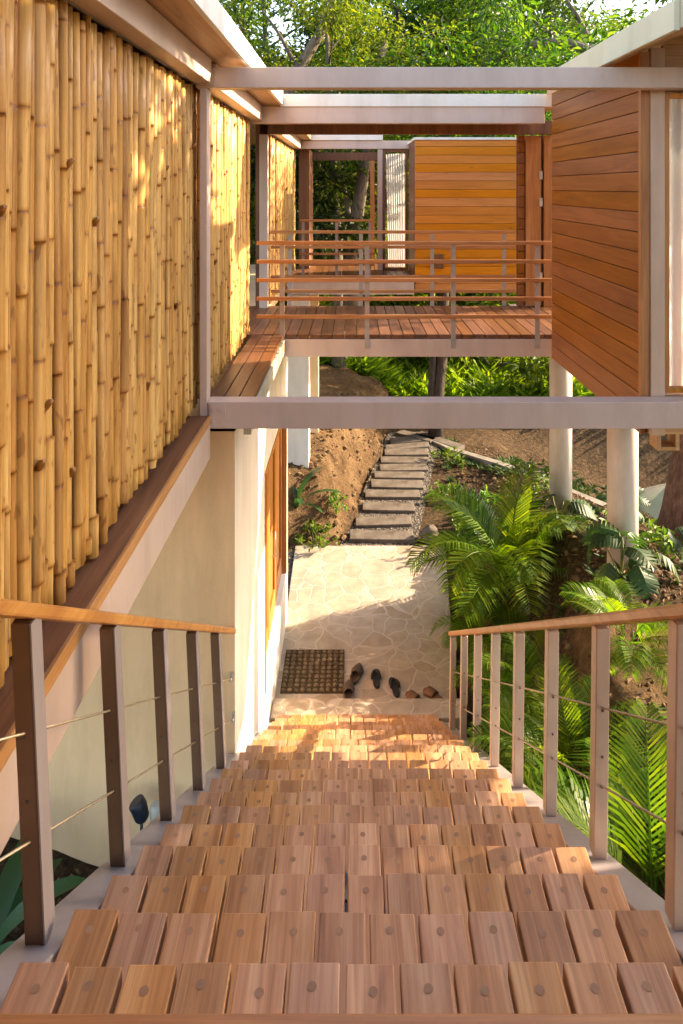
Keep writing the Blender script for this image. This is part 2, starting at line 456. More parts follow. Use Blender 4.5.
# gravel bed of the path
mb = MB()
for i in range(24):
    y0 = 11.5 + i * .25; xl = path_left(y0) - .12; z = P - .035
    mb.v += [(xl, y0, z), (xl + 1.32, y0, z)]
    if i: o = len(mb.v) - 4; mb.face([o, o + 1, o + 3, o + 2])
structure(mb.build('gravel_path', M['gravel']))
mb = MB().box(-.93, -1.6, 9.95, 12.2, P - .08, P - .03); structure(mb.build('gravel_strip', M['gravel']))

# patio slab and the step slab at the foot of the stairs
ZS = -5.985
mb = MB().hexa([(-.938, 7.9, P - .14), (1.22, 7.9, P - .14), (1.58, 11.72, P - .14), (-.99, 11.72, P - .14),
                (-.938, 7.9, P), (1.22, 7.9, P), (1.58, 11.72, P), (-.99, 11.72, P)])
structure(mb.build('patio', M['stone'], base=(0, 0, 0), bev=.008))
mb = MB().box(-.936, 1.26, 7.70, 8.0, P - .1, ZS)
structure(mb.build('patio_step', M['stone'], base=(0, 0, 0), bev=.01))

# kerb strip to the right of the path
pts = [(1.75, 16.9), (2.35, 16.0), (3.2, 14.95), (3.95, 13.9), (4.75, 12.85)]
mb = MB()
for i, (x, y) in enumerate(pts):
    z = P + hgt(x, y) + .06
    d = Vector((pts[min(i + 1, 4)][0] - pts[max(i - 1, 0)][0], pts[min(i + 1, 4)][1] - pts[max(i - 1, 0)][1])).normalized()
    nn = (-d.y * .085, d.x * .085)
    mb.v += [(x - nn[0], y - nn[1], z - .25), (x + nn[0], y + nn[1], z - .25), (x + nn[0], y + nn[1], z + .03), (x - nn[0], y - nn[1], z + .03)]
    if i:
        o = len(mb.v) - 8
        for k in range(4): mb.face([o + k, o + (k + 1) % 4, o + 4 + (k + 1) % 4, o + 4 + k])
structure(mb.build('kerb', M['kerb']))

# ------------------------------------------------------------------ path sleepers
row_words = ['first', 'second', 'third', 'fourth', 'fifth', 'sixth', 'seventh', 'eighth', 'ninth', 'tenth', 'eleventh']
for i, py in enumerate((536, 521, 507, 494, 483.5, 474.5, 467, 460, 452.5, 446, 439)):
    y = -P * 683 / (py - 187); r_ = random.Random(40 + i)
    xl = path_left(y) + r_.uniform(-.05, .04); xr = xl + 1.06 + r_.uniform(-.06, .08); d = .175 + r_.uniform(-.015, .02); sk = r_.uniform(-.035, .035)
    if i > 7: sk += (.03, .10, .16)[i - 8]
    z0, z1 = P - .10, P + .012 + r_.uniform(-.01, .015)
    mb = MB().hexa([(xl, y - d - sk, z0), (xr, y - d + sk, z0), (xr, y + d + sk, z0), (xl, y + d - sk, z0),
                    (xl, y - d - sk, z1), (xr, y - d + sk, z1), (xr, y + d + sk, z1), (xl, y + d - sk, z1)])
    o = mb.build('path_sleeper', M['sleeper'], bev=.012)
    tag(o, f'weathered grey sleeper set in gravel, {row_words[i]} step of the path from the patio', 'sleeper', 'sleepers forming the garden path')
for i, (x0, y0, x1, y1) in enumerate(((1.62, 17.05, 2.55, 16.1), (1.15, 17.15, 1.95, 16.55))):
    d = Vector((x1 - x0, y1 - y0)).normalized(); nn = Vector((-d.y, d.x)) * .15
    q = [(x0 - nn.x, y0 - nn.y), (x1 - nn.x, y1 - nn.y), (x1 + nn.x, y1 + nn.y), (x0 + nn.x, y0 + nn.y)]
    z = P + max(hgt(x0, y0), hgt(x1, y1), -.05) + .05
    o = MB().outline(q, z - .15, z + .03).build('path_sleeper', M['sleeper'], bev=.012)
    tag(o, ('weathered sleeper turned aside towards the pale kerb at the path end', 'skewed sleeper at the far end where the path bends')[i], 'sleeper', 'sleepers forming the garden path')

# ------------------------------------------------------------------ staircase
G, RS, Y0, Z0 = .334, .223, 1.727, -1.963
def nose(y): return Z0 - RS / G * (y - Y0)
TX0, TX1 = -.848, .933
st = thing('staircase', 'wide timber staircase with grey steel stringers going down to the patio', 'staircase', (0.04, 4.5, P))
for n in range(19):
    yn = Y0 + G * n; zn = Z0 - RS * n; r_ = random.Random(100 + n)
    k = 12 if n in (1, 5, 8, 12, 15) else 13
    w = (TX1 - TX0) / k; mb = MB(); gap = .013
    for i in range(k):
        a = TX0 + i * w + gap / 2 + r_.uniform(-.002, .002); b = TX0 + (i + 1) * w - gap / 2 + r_.uniform(-.002, .002)
        dy = r_.uniform(-.006, .006); dz = r_.uniform(-.003, .003)
        mb.box(a, b, yn - G - .035 + dy, yn + dy, zn - .048 + dz, zn + dz)
        cx = (a + b) / 2 + r_.uniform(-.008, .008); cy = yn - .056 + r_.uniform(-.008, .008)
        o = len(mb.v); z = zn + dz + .0012
        for t in range(10):
            mb.v.append((cx + .0115 * math.cos(t * .6283), cy + .0115 * math.sin(t * .6283), z))
        mb.face(list(range(o, o + 10)), 1)
    mb.build('tread', [M['tread'], M['plug']], st, bev=.0035)
for x0, x1 in ((-1.005, -.852), (.937, 1.075)):
    ya, yb = 1.35, 7.66
    MB().slope(x0, x1, ya, yb, nose(ya) - .075, nose(yb) - .075, .26).build('stringer', M['stringer'], st, bev=.004)
for n in range(1, 19):   # carrier angle under each tread
    yn = Y0 + G * n; zn = Z0 - RS * n
    if n % 1 == 0: MB().box(-.85, .935, yn - .21, yn - .17, zn - .12, zn - .05).build('tread_bearer', M['stringer'], st)

# landing where the stairs start
ld = thing('landing_deck', 'timber landing board edge at the very top of the stairs', 'landing', (0, 0, P))
mb = MB(); yy = 1.44
while yy > -2.5:
    mb.box(-1.08, 1.2, yy - .15, yy, F - .05, F); yy -= .158
mb.build('deck_boards', M['rail_wood_x'], ld, bev=.004)
MB().box(-1.05, 1.17, -2.4, 1.36, F - .25, F - .056).build('deck_frame', M['stringer'], ld)
for x in (-.95, 1.05):
    for y in (-1.9,):
        MB().box(x - .06, x + .06, y - .06, y + .06, P + hgt(x, y) - .3, F - .25).build('deck_post', M['steel'], ld)

# ------------------------------------------------------------------ stair railings
def railing(side, label, ys_, xin, lean, y_end, end_post):
    t = thing('stair_railing', label, 'railing', (xin, 3.5, P), 'railings along the stairs')
    top = lambda y: nose(y) + .93
    for i, y in enumerate(ys_):
        zb = nose(y) - .08; zt = top(y + .03) - .045
        x0 = xin if side > 0 else xin - .057
        pm = M['post'] if side > 0 else M['post_shaded']
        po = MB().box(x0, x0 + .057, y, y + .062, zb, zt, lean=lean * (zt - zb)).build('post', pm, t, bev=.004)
        for fr_ in (.35, .68, .55):
            hz = zb + (zt - zb) * (1 - fr_); hx = x0 + .0285 + lean * (hz - zb)
            MB().tube([(hx, y + .002, hz), (hx, y - .003, hz)], .0055, 8).build('bolt', M['bolt'], po)
        if side < 0: MB().box(x0 + .0575, x0 + .0625, y - .002, y + .064, zb, zt, lean=lean * (zt - zb)).build('lit_side_plate', M['stringer'], po)  # pale plate stands in for the lit stair side of the post
    xr = xin + (.028 if side > 0 else -.028) + lean * .93
    ya, yb = .45, y_end
    pts = []
    mb = MB()
    hw = .042
    fl = lambda y: F + .93 + .04 if y < 1.35 else top(y)
    mb.slope(xr - hw, xr + hw, 1.36, yb, top(1.36), top(yb), .048)
    mb.build('handrail', M['rail_wood'], t, bev=.008)
    for fr in (.35, .68):
        mb = MB(); off = -.08 + (1.01 - .045) * (1 - fr)
        xc = xin + (.028 if side > 0 else -.028) + lean * (1.0 * (1 - fr))
        mb.tube([(xc, 1.3, nose(1.3) + off), (xc, (1.3 + yb) / 2, nose((1.3 + yb) / 2) + off - .006), (xc, yb - (.03 if side < 0 else .05), nose(yb) + off)], .0042, 6)
        mb.build('cable', M['cable'], t)
    if side < 0:   # wall bracket that takes the cables
        for fr in (.35, .68):
            off = -.08 + .965 * (1 - fr); z = nose(5.44) + off; xc = xin - .028 - .05 * (1 - fr)
            mb = MB().box(xc - .012, xc + .012, 5.42, 5.448, z - .03, z + .03).tube([(xc, 5.37, z + .01), (xc, 5.43, z)], .011, 8)
            mb.build('cable_anchor', M['metal'], t)
    return t
railing(-1, 'stair railing with square posts coloured dark for shade and orange handrail on the bamboo side, meeting the wall',
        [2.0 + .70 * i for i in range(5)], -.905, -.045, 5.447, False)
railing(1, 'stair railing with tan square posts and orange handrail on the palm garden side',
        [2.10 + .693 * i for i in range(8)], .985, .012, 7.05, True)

# ------------------------------------------------------------------ bamboo screens
def pole(parent, x, y, z0, z1, r0, seed):
    q = random.Random(seed); mb = MB(); node = []
    zs = []; z = z0; nodes = []
    zz = z0 + q.uniform(.05, .35)
    while zz < z1 - .03:
        nodes.append(zz); zz += q.uniform(.30, .62)
    ring = [(z0, 0, 0)]
    for nz in nodes:
        ring += [(nz - .05, 0, .0), (nz - .016, .0006, .18), (nz - .005, .0021, .75), (nz + .002, .0003, 1), (nz + .007, .0017, .5), (nz + .02, .0005, .15), (nz + .06, 0, .0)]
    ring.append((z1, 0, 0))
    ring = [r for r in ring if z0 <= r[0] <= z1]; ring.sort()
    bx = q.uniform(-.010, .010); by = q.uniform(-.016, .016); ph = q.uniform(0, 6.28); tap = q.uniform(-.006, .006)
    n = 14; kink = 0
    prev_side = 0
    for (z, dr, nd) in ring:
        t = (z - z0) / (z1 - z0)
        k = sum(1 for m_ in nodes if m_ < z)
        cx = x + bx * math.sin(t * 3.14 + ph) + .004 * math.sin(k * 2.4 + ph)
        cy = y + by * math.sin(t * 3.14 + ph * .7) + .006 * math.sin(k * 3.1 + ph)
        rr = r0 + tap * t + dr + .0015 * math.sin(k * 1.7 + ph)
        for i in range(n):
            a = 2 * math.pi * i / n
            mb.v.append((cx + rr * math.cos(a), cy + rr * math.sin(a), z)); node.append(nd * q.uniform(.85, 1.0))
    L = len(ring)
    for j in range(L - 1):
        for i in range(n):
            mb.face([j * n + i, j * n + (i + 1) % n, (j + 1) * n + (i + 1) % n, (j + 1) * n + i], 0, True)
    mb.face(list(range(n))[::-1]); mb.face([(L - 1) * n + i for i in range(n)])
    # branch scar
    if q.random() < .2 and nodes:
        nz = q.choice(nodes); a = q.uniform(-1.0, .6)
        c = Vector((x + bx * .6 + (r0 + .003) * math.cos(a), y + (r0 + .003) * math.sin(a), nz + .02))
        d = Vector((math.cos(a), math.sin(a), .9)).normalized()
        o = len(mb.v)
        mb.tube([c - d * .02, c + d * .012, c + d * .03], [.018, .014, .008], 7)
        node += [.75] * (len(mb.v) - o)
    return mb.build('bamboo_pole', M['bamboo'], parent, attrs={'node': node})

def screen(label, ya, yb, step, seed, ztop=.765, x=-1.235):
    t = thing('bamboo_screen', label, 'bamboo screen', (x, (ya + yb) / 2, F), 'bamboo screens along the house')
    q = random.Random(seed); y = ya + .03; k = 0
    while y < yb - .02:
        r0 = q.choice((.019, .023, .027, .029, .033, .025, .030))
        y += r0
        back = q.choice((-.016, -.008, 0, .004, .008))
        pole(t, x + back + q.uniform(-.008, .008), y, F + .035 + q.uniform(-.02, .03), ztop + q.uniform(-.03, .025), r0 * q.uniform(.94, 1.06), seed * 1000 + k)
        y += r0 + q.uniform(-.007, .0015); k += 1
    mb = MB()
    for z in (F + .25, -.45, .60): mb.tube([(x - .055, ya, z), (x - .055, yb, z)], .016, 8)
    mb.build('cross_rod', M['bamboo'], t, attrs={'node': [.3] * len(mb.v)})
    mb = MB().tube([(x, ya, ztop + .045), (x, (ya + yb) / 2, ztop + .04), (x, yb, ztop + .045)], .014, 8)
    mb.build('top_rod', M['metal'], t)
    return t
screen('long screen of upright dry bamboo poles along the stairs, nearest the camera', .55, 5.33, .08, 3)
screen('bamboo pole screen beside the wooden walkway, between pink post and footbridge', 5.42, 8.02, .08, 5)
screen('smaller pale bamboo screen beyond the footbridge, behind the railings', 9.98, 14.2, .08, 8)

# ------------------------------------------------------------------ steel portal and posts
pf = thing('steel_portal_frame', 'pink grey steel frame with two long beams crossing above and below the view', 'steel frame', (-1.16, 5.26, P))
MB().box(-1.168, -1.112, 5.2, 5.33, -1.842, .755).build('post', M['steel'], pf, bev=.004)
MB().box(-1.2, 4.6, 5.2, 5.34, .755, .914).build('top_beam', M['steel'], pf, bev=.005)
MB().box(-1.110, 4.6, 5.2, 5.34, -1.842, -1.637).build('bottom_beam', M['steel'], pf, bev=.005)
mb = MB().box(-1.19, -1.06, 5.185, 5.1985, .77, .90)
for bx_ in (-1.165, -1.085):
    for bz in (.80, .87): mb.tube([(bx_, 5.186, bz), (bx_, 5.174, bz)], .011, 6, sm=False)
mb.build('bolt_plate', M['steel'], pf)
mb = MB().box(-1.09, -.97, 5.185, 5.1985, -1.825, -1.655)
for bx_ in (-1.06, -1.0):
    for bz in (-1.785, -1.695): mb.tube([(bx_, 5.186, bz), (bx_, 5.174, bz)], .011, 6, sm=False)
mb.build('bolt_plate', M['steel'], pf)
o = MB().box(-1.345, -1.225, 9.80, 9.93, F + .002, .755).build('steel_post', M['steel'], bev=.004)
tag(o, 'pink grey steel post on the footbridge deck before the far bamboo screen', 'post')

# ------------------------------------------------------------------ left house
hs = thing('stilt_house', 'beige house on the left with flat roof, steel floor beam and lower white wall', 'house', (-3, 6, P))
rf = MB().box(-3.6, -.862, -2, 16.2, .975, 1.13).build('roof', M['soffit'], hs)
MB().box(-.86, -.825, -2, 8.06, .968, 1.145).build('fascia', M['fascia_white'], rf, bev=.004)
MB().box(-1.2, -1.075, -2, 5.19, .785, .968).build('top_beam', M['steel'], hs, bev=.004)
MB().box(-1.2, -1.075, 5.35, 8.09, .785, .968).build('top_beam', M['steel'], hs, bev=.004)
MB().box(-1.2, -1.075, 9.95, 14.3, .785, .968).build('top_beam', M['steel'], hs, bev=.004)
MB().box(-1.215, -1.085, -2, 5.19, -2.06, -1.80).build('floor_beam', M['steel'], hs, bev=.004)
MB().box(-1.33, -1.105, -2, 5.195, F - .055, F).build('ledge', M['ledge'], hs, bev=.003)
MB().box(-1.103, -1.083, -2, 5.195, F - .062, F + .004).build('ledge_lip', M['lip'], hs, bev=.003)
MB().box(-1.42, -1.36, -2, 8.02, F, .97).build('backing_wall', M['dark_timber'], hs)  # inner wall put in to stop light leaking between the poles
MB().box(-1.42, -1.36, 9.95, 14.2, F, .97).build('backing_wall', M['dark_timber'], hs)
MB().box(-3.6, -1.34, -2, 16, F - .3, F - .06).build('floor_slab', M['plaster'], hs)
MB().box(-3.6, 2.6, -1.3, -1.2, F - .3, 1.13).build('rear_shade_wall', M['dark_timber'], hs)  # added behind the camera to darken the post fronts
MB().box(-.82, 2.6, -2, .6, .975, 1.13).build('shade_roof', M['soffit'], hs)  # added overhead, out of view, to keep sky light off the posts
# lower walls: one facing the stairs, one along the patio with the door opening
MB().box(-3.6, -.948, 5.45, 5.65, P - .6, -1.95).build('cross_wall', M['plaster'], hs)
DW0, DW1, DZ0, DZ1 = 7.28, 9.62, -5.42, -3.05
wl = MB()
wl.box(-1.2, -.942, 5.452, DW0, P - .3, -1.95)
wl.box(-1.2, -.942, DW0, DW1, P - .3, DZ0)
wl.box(-1.2, -.942, DW0, DW1, DZ1, -1.95)
wl.box(-1.2, -.942, DW1, 9.85, P - .3, -1.95)
wl.build('patio_wall', M['plaster_white'], hs)
dr = MB()
for i in range(3):
    a = DW0 + .05 + i * (DW1 - DW0 - .1) / 3; b = a + (DW1 - DW0 - .1) / 3 - .03
    dr.box(-1.06, -1.02, a, b, DZ0 + .05, DZ1 - .06)
    dr.box(-1.02, -.995, a, a + .1, DZ0 + .05, DZ1 - .06); dr.box(-1.02, -.995, b - .1, b, DZ0 + .05, DZ1 - .06)
    dr.box(-1.02, -.995, a + .1, b - .1, DZ0 + .05, DZ0 + .3); dr.box(-1.02, -.995, a + .1, b - .1, DZ1 - .2, DZ1 - .06)
d_ = dr.build('door', M['clad_v'], hs, bev=.003)
mb = MB().box(-1.1, -.93, DW0 + .002, DW0 + .05, DZ0 + .002, DZ1 - .002).box(-1.1, -.93, DW1 - .05, DW1 - .002, DZ0 + .002, DZ1 - .002).box(-1.1, -.931, DW0 + .05, DW1 - .05, DZ1 - .06, DZ1 - .002)
mb.build('door_frame', M['clad_v'], d_, bev=.003)
MB().tube([(-.985, 8.32, -4.5), (-.95, 8.32, -4.5), (-.95, 8.32, -4.2), (-.985, 8.32, -4.2)], .012, 8).build('handle', M['metal'], d_)

# walkway deck along the house
wk = thing('walkway_deck', 'narrow walkway of red brown boards running along the bamboo to the footbridge', 'walkway', (-1, 6.7, F))
mb = MB()
for i in range(3):
    x0 = -1.195 + i * .127; mb.box(x0, x0 + .119, 5.36, 8.03, F - .05, F)
mb.build('deck_boards', M['deck'], wk, bev=.003)
MB().box(-.86, -.80, 5.36, 8.04, -1.945, F - .053).build('edge_beam', M['fascia_cream'], wk, bev=.003)

# ------------------------------------------------------------------ footbridge
fb = thing('footbridge', 'footbridge with red brown deck boards and pink steel edge beam between house and cabin', 'footbridge', (.8, 9, F))
mb = MB(); x = -2.6
q = random.Random(5)
while x < 3.6:
    a = x; b = x + .130; y0 = 8.06
    mb.box(a, b, y0 + q.uniform(-.004, .004), 10.0, F - .048 + q.uniform(-.002, .002), F + q.uniform(-.002, .002)); x += .139
mb.build('deck_boards', M['deck'], fb, bev=.003)
MB().box(-.86, 2.385, 8.045, 8.12, -2.0, F - .053).build('front_beam', M['steel'], fb, bev=.004)
MB().box(-2.6, 3.6, 9.93, 10.0, -2.0, F - .053).build('back_beam', M['steel'], fb, bev=.004)
for x in (-.8, .2, 1.2, 2.2): MB().box(x - .03, x + .03, 8.125, 9.925, -1.98, F - .053).build('joist', M['steel'], fb)
def rail_fence(label, y, xa, xb, posts, gap_y, zb):
    t = thing('bridge_railing', label, 'railing', ((xa + xb) / 2, y, F), 'railings of the footbridges')
    for z in (-.655, -.875, -1.092, -1.31, -1.52):
        MB().box(xa, xb, y - .03, y + .0, z - .024, z + .021).build('rail', M['rail_wood_x'], t, bev=.004)
    for px in posts:
        MB().box(px - .028, px + .028, y + .002, y + .014, zb, -.64).build('post', M['metal_post'], t)
    return t
M['metal_post'] = paint('grey_flat_post', (.36, .31, .28), .45, .1, 8)
rail_fence('nearest footbridge railing of five orange wood rails on flat grey posts', 8.03, -1.13, 2.33, [-.835, .165, 1.18, 2.17], .1, -1.9)
rail_fence('middle railing of five wood rails along the far edge of the footbridge', 9.985, -1.2, 2.37, [-.92, .117, 1.157, 2.21], .1, -1.9)
# roof over the bridge
br = thing('bridge_canopy', 'flat roof over the footbridge with white fascia and pink steel beam', 'canopy', (.8, 9, .95))
MB().box(-.86, 2.46, 8.11, 10.05, .955, 1.09).build('roof_slab', M['soffit'], br)
MB().box(-.858, 2.46, 8.075, 8.108, .952, 1.10).build('fascia', M['fascia_white'], br, bev=.004)
MB().box(-1.2, 2.275, 8.10, 8.22, .755, .950).build('front_beam', M['steel'], br, bev=.004)
MB().box(-1.22, 2.9, 9.80, 9.93, .758, .952).build('back_beam', M['dark_timber'], br, bev=.004)

# ------------------------------------------------------------------ right cabin
cb = thing('wooden_cabin', 'cabin clad in red brown boards on concrete columns at the right, with sloping roof', 'cabin', (3.5, 6.6, P))
CX, CY0, CY1, CXR = 2.28, 5.40, 7.85, 5.0
SL = .36
def roof_z(x): return .955 + SL * (x - 1.95)
mb = MB(); z = -1.965; q = random.Random(11)
bh = .1605
while z < roof_z(CX) - .01:
    zt = min(z + bh, roof_z(CX) - .002)
    mb.box(CX + q.uniform(0, .003), CX + .04, CY0 + .02, CY1, z + .003, zt - .003); z += bh
mb.build('side_wall', M['clad'], cb, bev=.004)
MB().box(CX + .03, CX + .10, CY0 + .03, CY1 - .01, -1.95, roof_z(CX) - .01).build('wall_core', M['dark_timber'], cb)
# front face (towards the stairs)
MB().box(2.262, 2.334, CY0 - .03, CY0 + .018, -1.9, roof_z(2.262) - .003).build('corner_trim', M['clad_v'], cb, bev=.003)
MB().box(2.336, 2.447, CY0 - .045, CY0 + .02, -1.95, roof_z(2.336) - .003).build('front_post', M['post'], cb, bev=.004)
WX0, WX1, WZ0, WZ1 = 2.45, 4.0, -1.62, .74
wf = MB().box(WX0, WX0 + .04, CY0 - .03, CY0 + .03, WZ0, WZ1).box(WX1 - .05, WX1, CY0 - .03, CY0 + .03, WZ0, WZ1)
wf.box(WX0 + .04, WX1 - .05, CY0 - .03, CY0 + .03, WZ1 - .04, WZ1).box(WX0 + .04, WX1 - .05, CY0 - .03, CY0 + .03, WZ0, WZ0 + .04)
wf = wf.build('window', M['clad_v'], cb, bev=.003)
MB().box(WX0 + .04, WX1 - .05, CY0, CY0 + .006, WZ0 + .04, WZ1 - .04).build('glass', M['glass'], wf)
mb = MB()
for i in range(60):
    x = WX0 + .03 + i * (WX1 - WX0 - .06) / 59; y = CY0 + .11 + .022 * math.sin(i * 1.1) + .008 * math.sin(i * 2.7)
    mb.v += [(x, y, WZ0), (x, y, WZ1 - .02)]
    if i: o = len(mb.v) - 4; mb.face([o, o + 2, o + 3, o + 1], 0, True)
mb.build('curtain', M['curtain'], wf)
mb = MB(); z = WZ1 + .005
while z < roof_z(CXR):
    xa = max(2.45, 1.95 + (z + .19 - .955) / SL); zt = z + .19
    if xa < CXR:
        mb.hexa([(max(2.45, xa - .19 / SL) if xa > 2.45 else 2.45, CY0, z + .004), (CXR, CY0, z + .004), (CXR, CY0 + .04, z + .004), (max(2.45, xa - .19 / SL) if xa > 2.45 else 2.45, CY0 + .04, z + .004),
                 (xa, CY0, zt - .004), (CXR, CY0, zt - .004), (CXR, CY0 + .04, zt - .004), (xa, CY0 + .04, zt - .004)])
    z = zt
z = -1.96
while z < WZ1:
    zt = min(z + .16, WZ1); mb.box(WX1 + .003, CXR, CY0, CY0 + .04, z + .004, zt - .004)
    if zt < WZ0: mb.box(2.45, WX1, CY0, CY0 + .04, z + .004, zt - .004)
    z += .16
mb.build('front_wall', M['clad_front'], cb, bev=.003)
# back wall, wide opening added so sun reaches the curtain from behind
mb = MB().box(CX + .1, 2.7, CY1 - .06, CY1, -1.95, roof_z(CX)).box(4.8, CXR, CY1 - .06, CY1, -1.95, roof_z(4.8)).box(2.7, 4.8, CY1 - .06, CY1, -1.95, -1.6)
mb.build('back_wall', M['clad'], cb)
MB().box(CX + .05, CXR, CY0 + .05, CY1 - .065, -1.93, F).build('floor', M['deck'], cb)
RXE = 5.3
rr = MB().hexa([(2.27, 4.19, roof_z(2.27)), (RXE, 4.19, roof_z(RXE)), (RXE, 8.0, roof_z(RXE)), (2.27, 8.0, roof_z(2.27)),
                (2.27, 4.19, roof_z(2.27) + .14), (RXE, 4.19, roof_z(RXE) + .14), (RXE, 8.0, roof_z(RXE) + .14), (2.27, 8.0, roof_z(2.27) + .14)])
rr.hexa([(1.99, 4.19, roof_z(1.99)), (2.268, 4.19, roof_z(2.268)), (2.268, 6.65, roof_z(2.268)), (1.99, 6.65, roof_z(1.99)),
                (1.99, 4.19, roof_z(1.99) + .14), (2.268, 4.19, roof_z(2.268) + .14), (2.268, 6.65, roof_z(2.268) + .14), (1.99, 6.65, roof_z(1.99) + .14)])
rr = rr.build('roof', M['soffit'], cb)
MB().box(1.95, 1.988, 4.15, 6.68, roof_z(1.95) - .003, roof_z(1.95) + .185).build('fascia', M['fascia_cream'], rr, bev=.004)
MB().hexa([(1.99, 4.15, roof_z(1.99) - .003), (RXE, 4.15, roof_z(RXE) - .003), (RXE, 4.188, roof_z(RXE) - .003), (1.99, 4.188, roof_z(1.99) - .003),
           (1.99, 4.15, roof_z(1.99) + .185), (RXE, 4.15, roof_z(RXE) + .185), (RXE, 4.188, roof_z(RXE) + .185), (1.99, 4.188, roof_z(1.99) + .185)]).build('fascia', M['fascia_cream'], rr, bev=.004)
# entrance wall with the open door at the end of the bridge
ew = thing('entrance_wall', 'narrow dark boarded wall with orange door at the cabin end of the footbridge', 'wall', (2.7, 9.95, F))
mb = MB(); z = F + .002
while z < .75:
    mb.box(2.405, 2.50, 9.95, 9.99, z + .004, min(z + .156, .752)); z += .16
mb.build('cladding', M['clad'], ew, bev=.003)
MB().box(2.40, 3.0, 10.0, 10.04, F, .755).build('wall_core', M['dark_timber'], ew)
dd = MB().box(2.51, 2.73, 9.91, 9.95, F + .02, .74).build('door', M['clad_v'], ew, bev=.004)
for z in (.17, -.22, -1.3): MB().box(2.70, 2.745, 9.895, 9.909, z - .06, z + .06).build('hinge', M['metal'], dd, bev=.002)
MB().box(2.77, 2.88, 9.90, 9.96, F + .002, .75).build('door_jamb', M['clad_v'], ew, bev=.004)
MB().box(2.885, 3.0, 9.93, 9.99, F + .002, .75).build('side_board', M['clad'], ew, bev=.004)
# small square wood frame below the beam
bx = MB()
cx, cz, hw, yb = 2.83, -2.0, .125, 5.9
X0, X1, Z0b, Z1b = 2.56, 2.75, -2.22, -2.02
bx.box(X0, X0 + .035, 5.75, 5.9, Z0b, -1.962).box(X1 - .035, X1, 5.75, 5.9, Z0b, -1.962).box(X0 + .035, X1 - .035, 5.75, 5.9, Z0b, Z0b + .03)
tag(bx.build('hanging_wood_frame', M['clad_front'], bev=.003), 'small square wooden frame hanging under the cabin beside the round column', 'frame')

# columns
def column(x, y, r, ztop, label, zb):
    mb = MB().tube([(x, y, zb), (x, y, ztop)], r, 40)
    return tag(mb.build('support_column', M['concrete']), label, 'column', 'round columns under the cabin')
column(3.145, 7.97, .172, -1.96, 'thicker looking round pale column, nearer one under the cabin, by the tree trunk', P + 1.4)
column(3.145, 10.34, .165, -1.96, 'round pale column farther back under the cabin, beside the pale kerb', P + .8)
MB_ = MB().box(2.4, 4.2, 9.86, 10.5, -1.96, F - .06); o = MB_.build('landing_slab', M['steel'])
tag(o, 'steel edged floor slab behind the entrance, carried by the farther column', 'slab')
o = MB().box(-1.21, -.815, 12.55, 12.95, P + .3, -1.99).build('square_column', M['plaster_white']); tag(o, 'square white column under the far deck, standing on the mound', 'column')
o = MB().box(-.90, -.72, 14.2, 14.4, P + .3, -1.99).build('square_column', M['plaster']); tag(o, 'narrow cream column just behind the square white one', 'column')

# ------------------------------------------------------------------ far cabin and its deck
fc = thing('far_cabin', 'far cabin with golden boarded wall and curtained window beyond the footbridge', 'cabin', (2, 13.5, F))
mb = MB(); z = -1.94; q = random.Random(21)
while z < .86:
    mb.box(1.145, 3.06, 12.6 + q.uniform(0, .003), 12.64, z + .003, min(z + .158, .865) - .003); z += .158
mb.build('front_wall', M['clad_x'], fc, bev=.003)
MB().box(1.16, 3.05, 12.645, 14.24, -1.93, .86).build('wall_core', M['dark_timber'], fc)
MB().box(1.125, 3.08, 12.57, 14.2, .868, .915).build('parapet_cap', M['fascia_white'], fc, bev=.004)
w2 = MB().box(.62, .675, 14.25, 14.36, F, .79).box(1.10, 1.144, 14.25, 14.36, F, .79).box(.675, 1.10, 14.25, 14.36, .73, .79).box(.675, 1.10, 14.25, 14.36, F, F + .05).build('window', M['dark_timber'], fc)
MB().box(.675, 1.10, 14.30, 14.306, F + .05, .73).build('glass', M['glass'], w2)
mb = MB()
for i in range(40):
    t_ = i / 39; x = .69 + .40 * t_; y = 14.38 + .012 * math.sin(i * 1.3)
    lean = .05 * (1 - t_)
    mb.v += [(x + lean, y, F + .06), (x, y, .70)]
    if i: o = len(mb.v) - 4; mb.face([o, o + 2, o + 3, o + 1], 0, True)
mb.build('curtain', M['curtain_white'], w2)
o = MB().box(.515, .615, 14.22, 14.36, F + .002, .79).build('steel_post', M['steel'], bev=.004); tag(o, 'pink steel post beside the curtained window of the far cabin', 'post')
ob = thing('far_porch', 'far porch frame with pink beam, white fascia and orange jamb beyond the footbridge', 'porch', (-.2, 14.8, F))
MB().box(-1.07, 1.9, 14.2, 14.34, .795, .965).build('beam', M['steel'], ob, bev=.004)
MB().box(-.86, .62, 14.16, 14.2, .97, 1.15).build('fascia', M['fascia_white'], ob, bev=.004)
MB().box(-.86, .62, 14.21, 14.5, .972, 1.13).build('roof_slab', M['soffit'], ob)
MB().box(-1.0, .62, 15.85, 15.97, .62, .80).build('header', M['dark_timber'], ob)
MB().box(.40, .50, 15.85, 15.97, F, .615).build('jamb', M['clad_v'], ob)
MB().box(-1.15, -.93, 14.5, 15.9, F, .80).build('side_panel', M['dark_timber'], ob)
fd = thing('far_deck', 'second deck of brown boards with pink steel edge in front of the far cabin', 'deck', (0, 14, F))
mb = MB(); x = -1.2
while x < 1.1:
    mb.box(x, x + .13, 12.55, 16.0, F - .05, F); x += .139
mb.build('deck_boards', M['deck'], fd, bev=.003)
MB().box(-1.2, 1.12, 12.5, 12.545, -1.97, F - .01).build('edge_beam', M['steel'], fd, bev=.003)
rail_fence('farthest and shortest railing of thin wood rails on the second deck', 13.4, -1.05, .42, [-.98, -.32, .33], .1, F)
o = MB().box(1.43, 1.66, 12.55, 12.597, -1.50, -1.24)
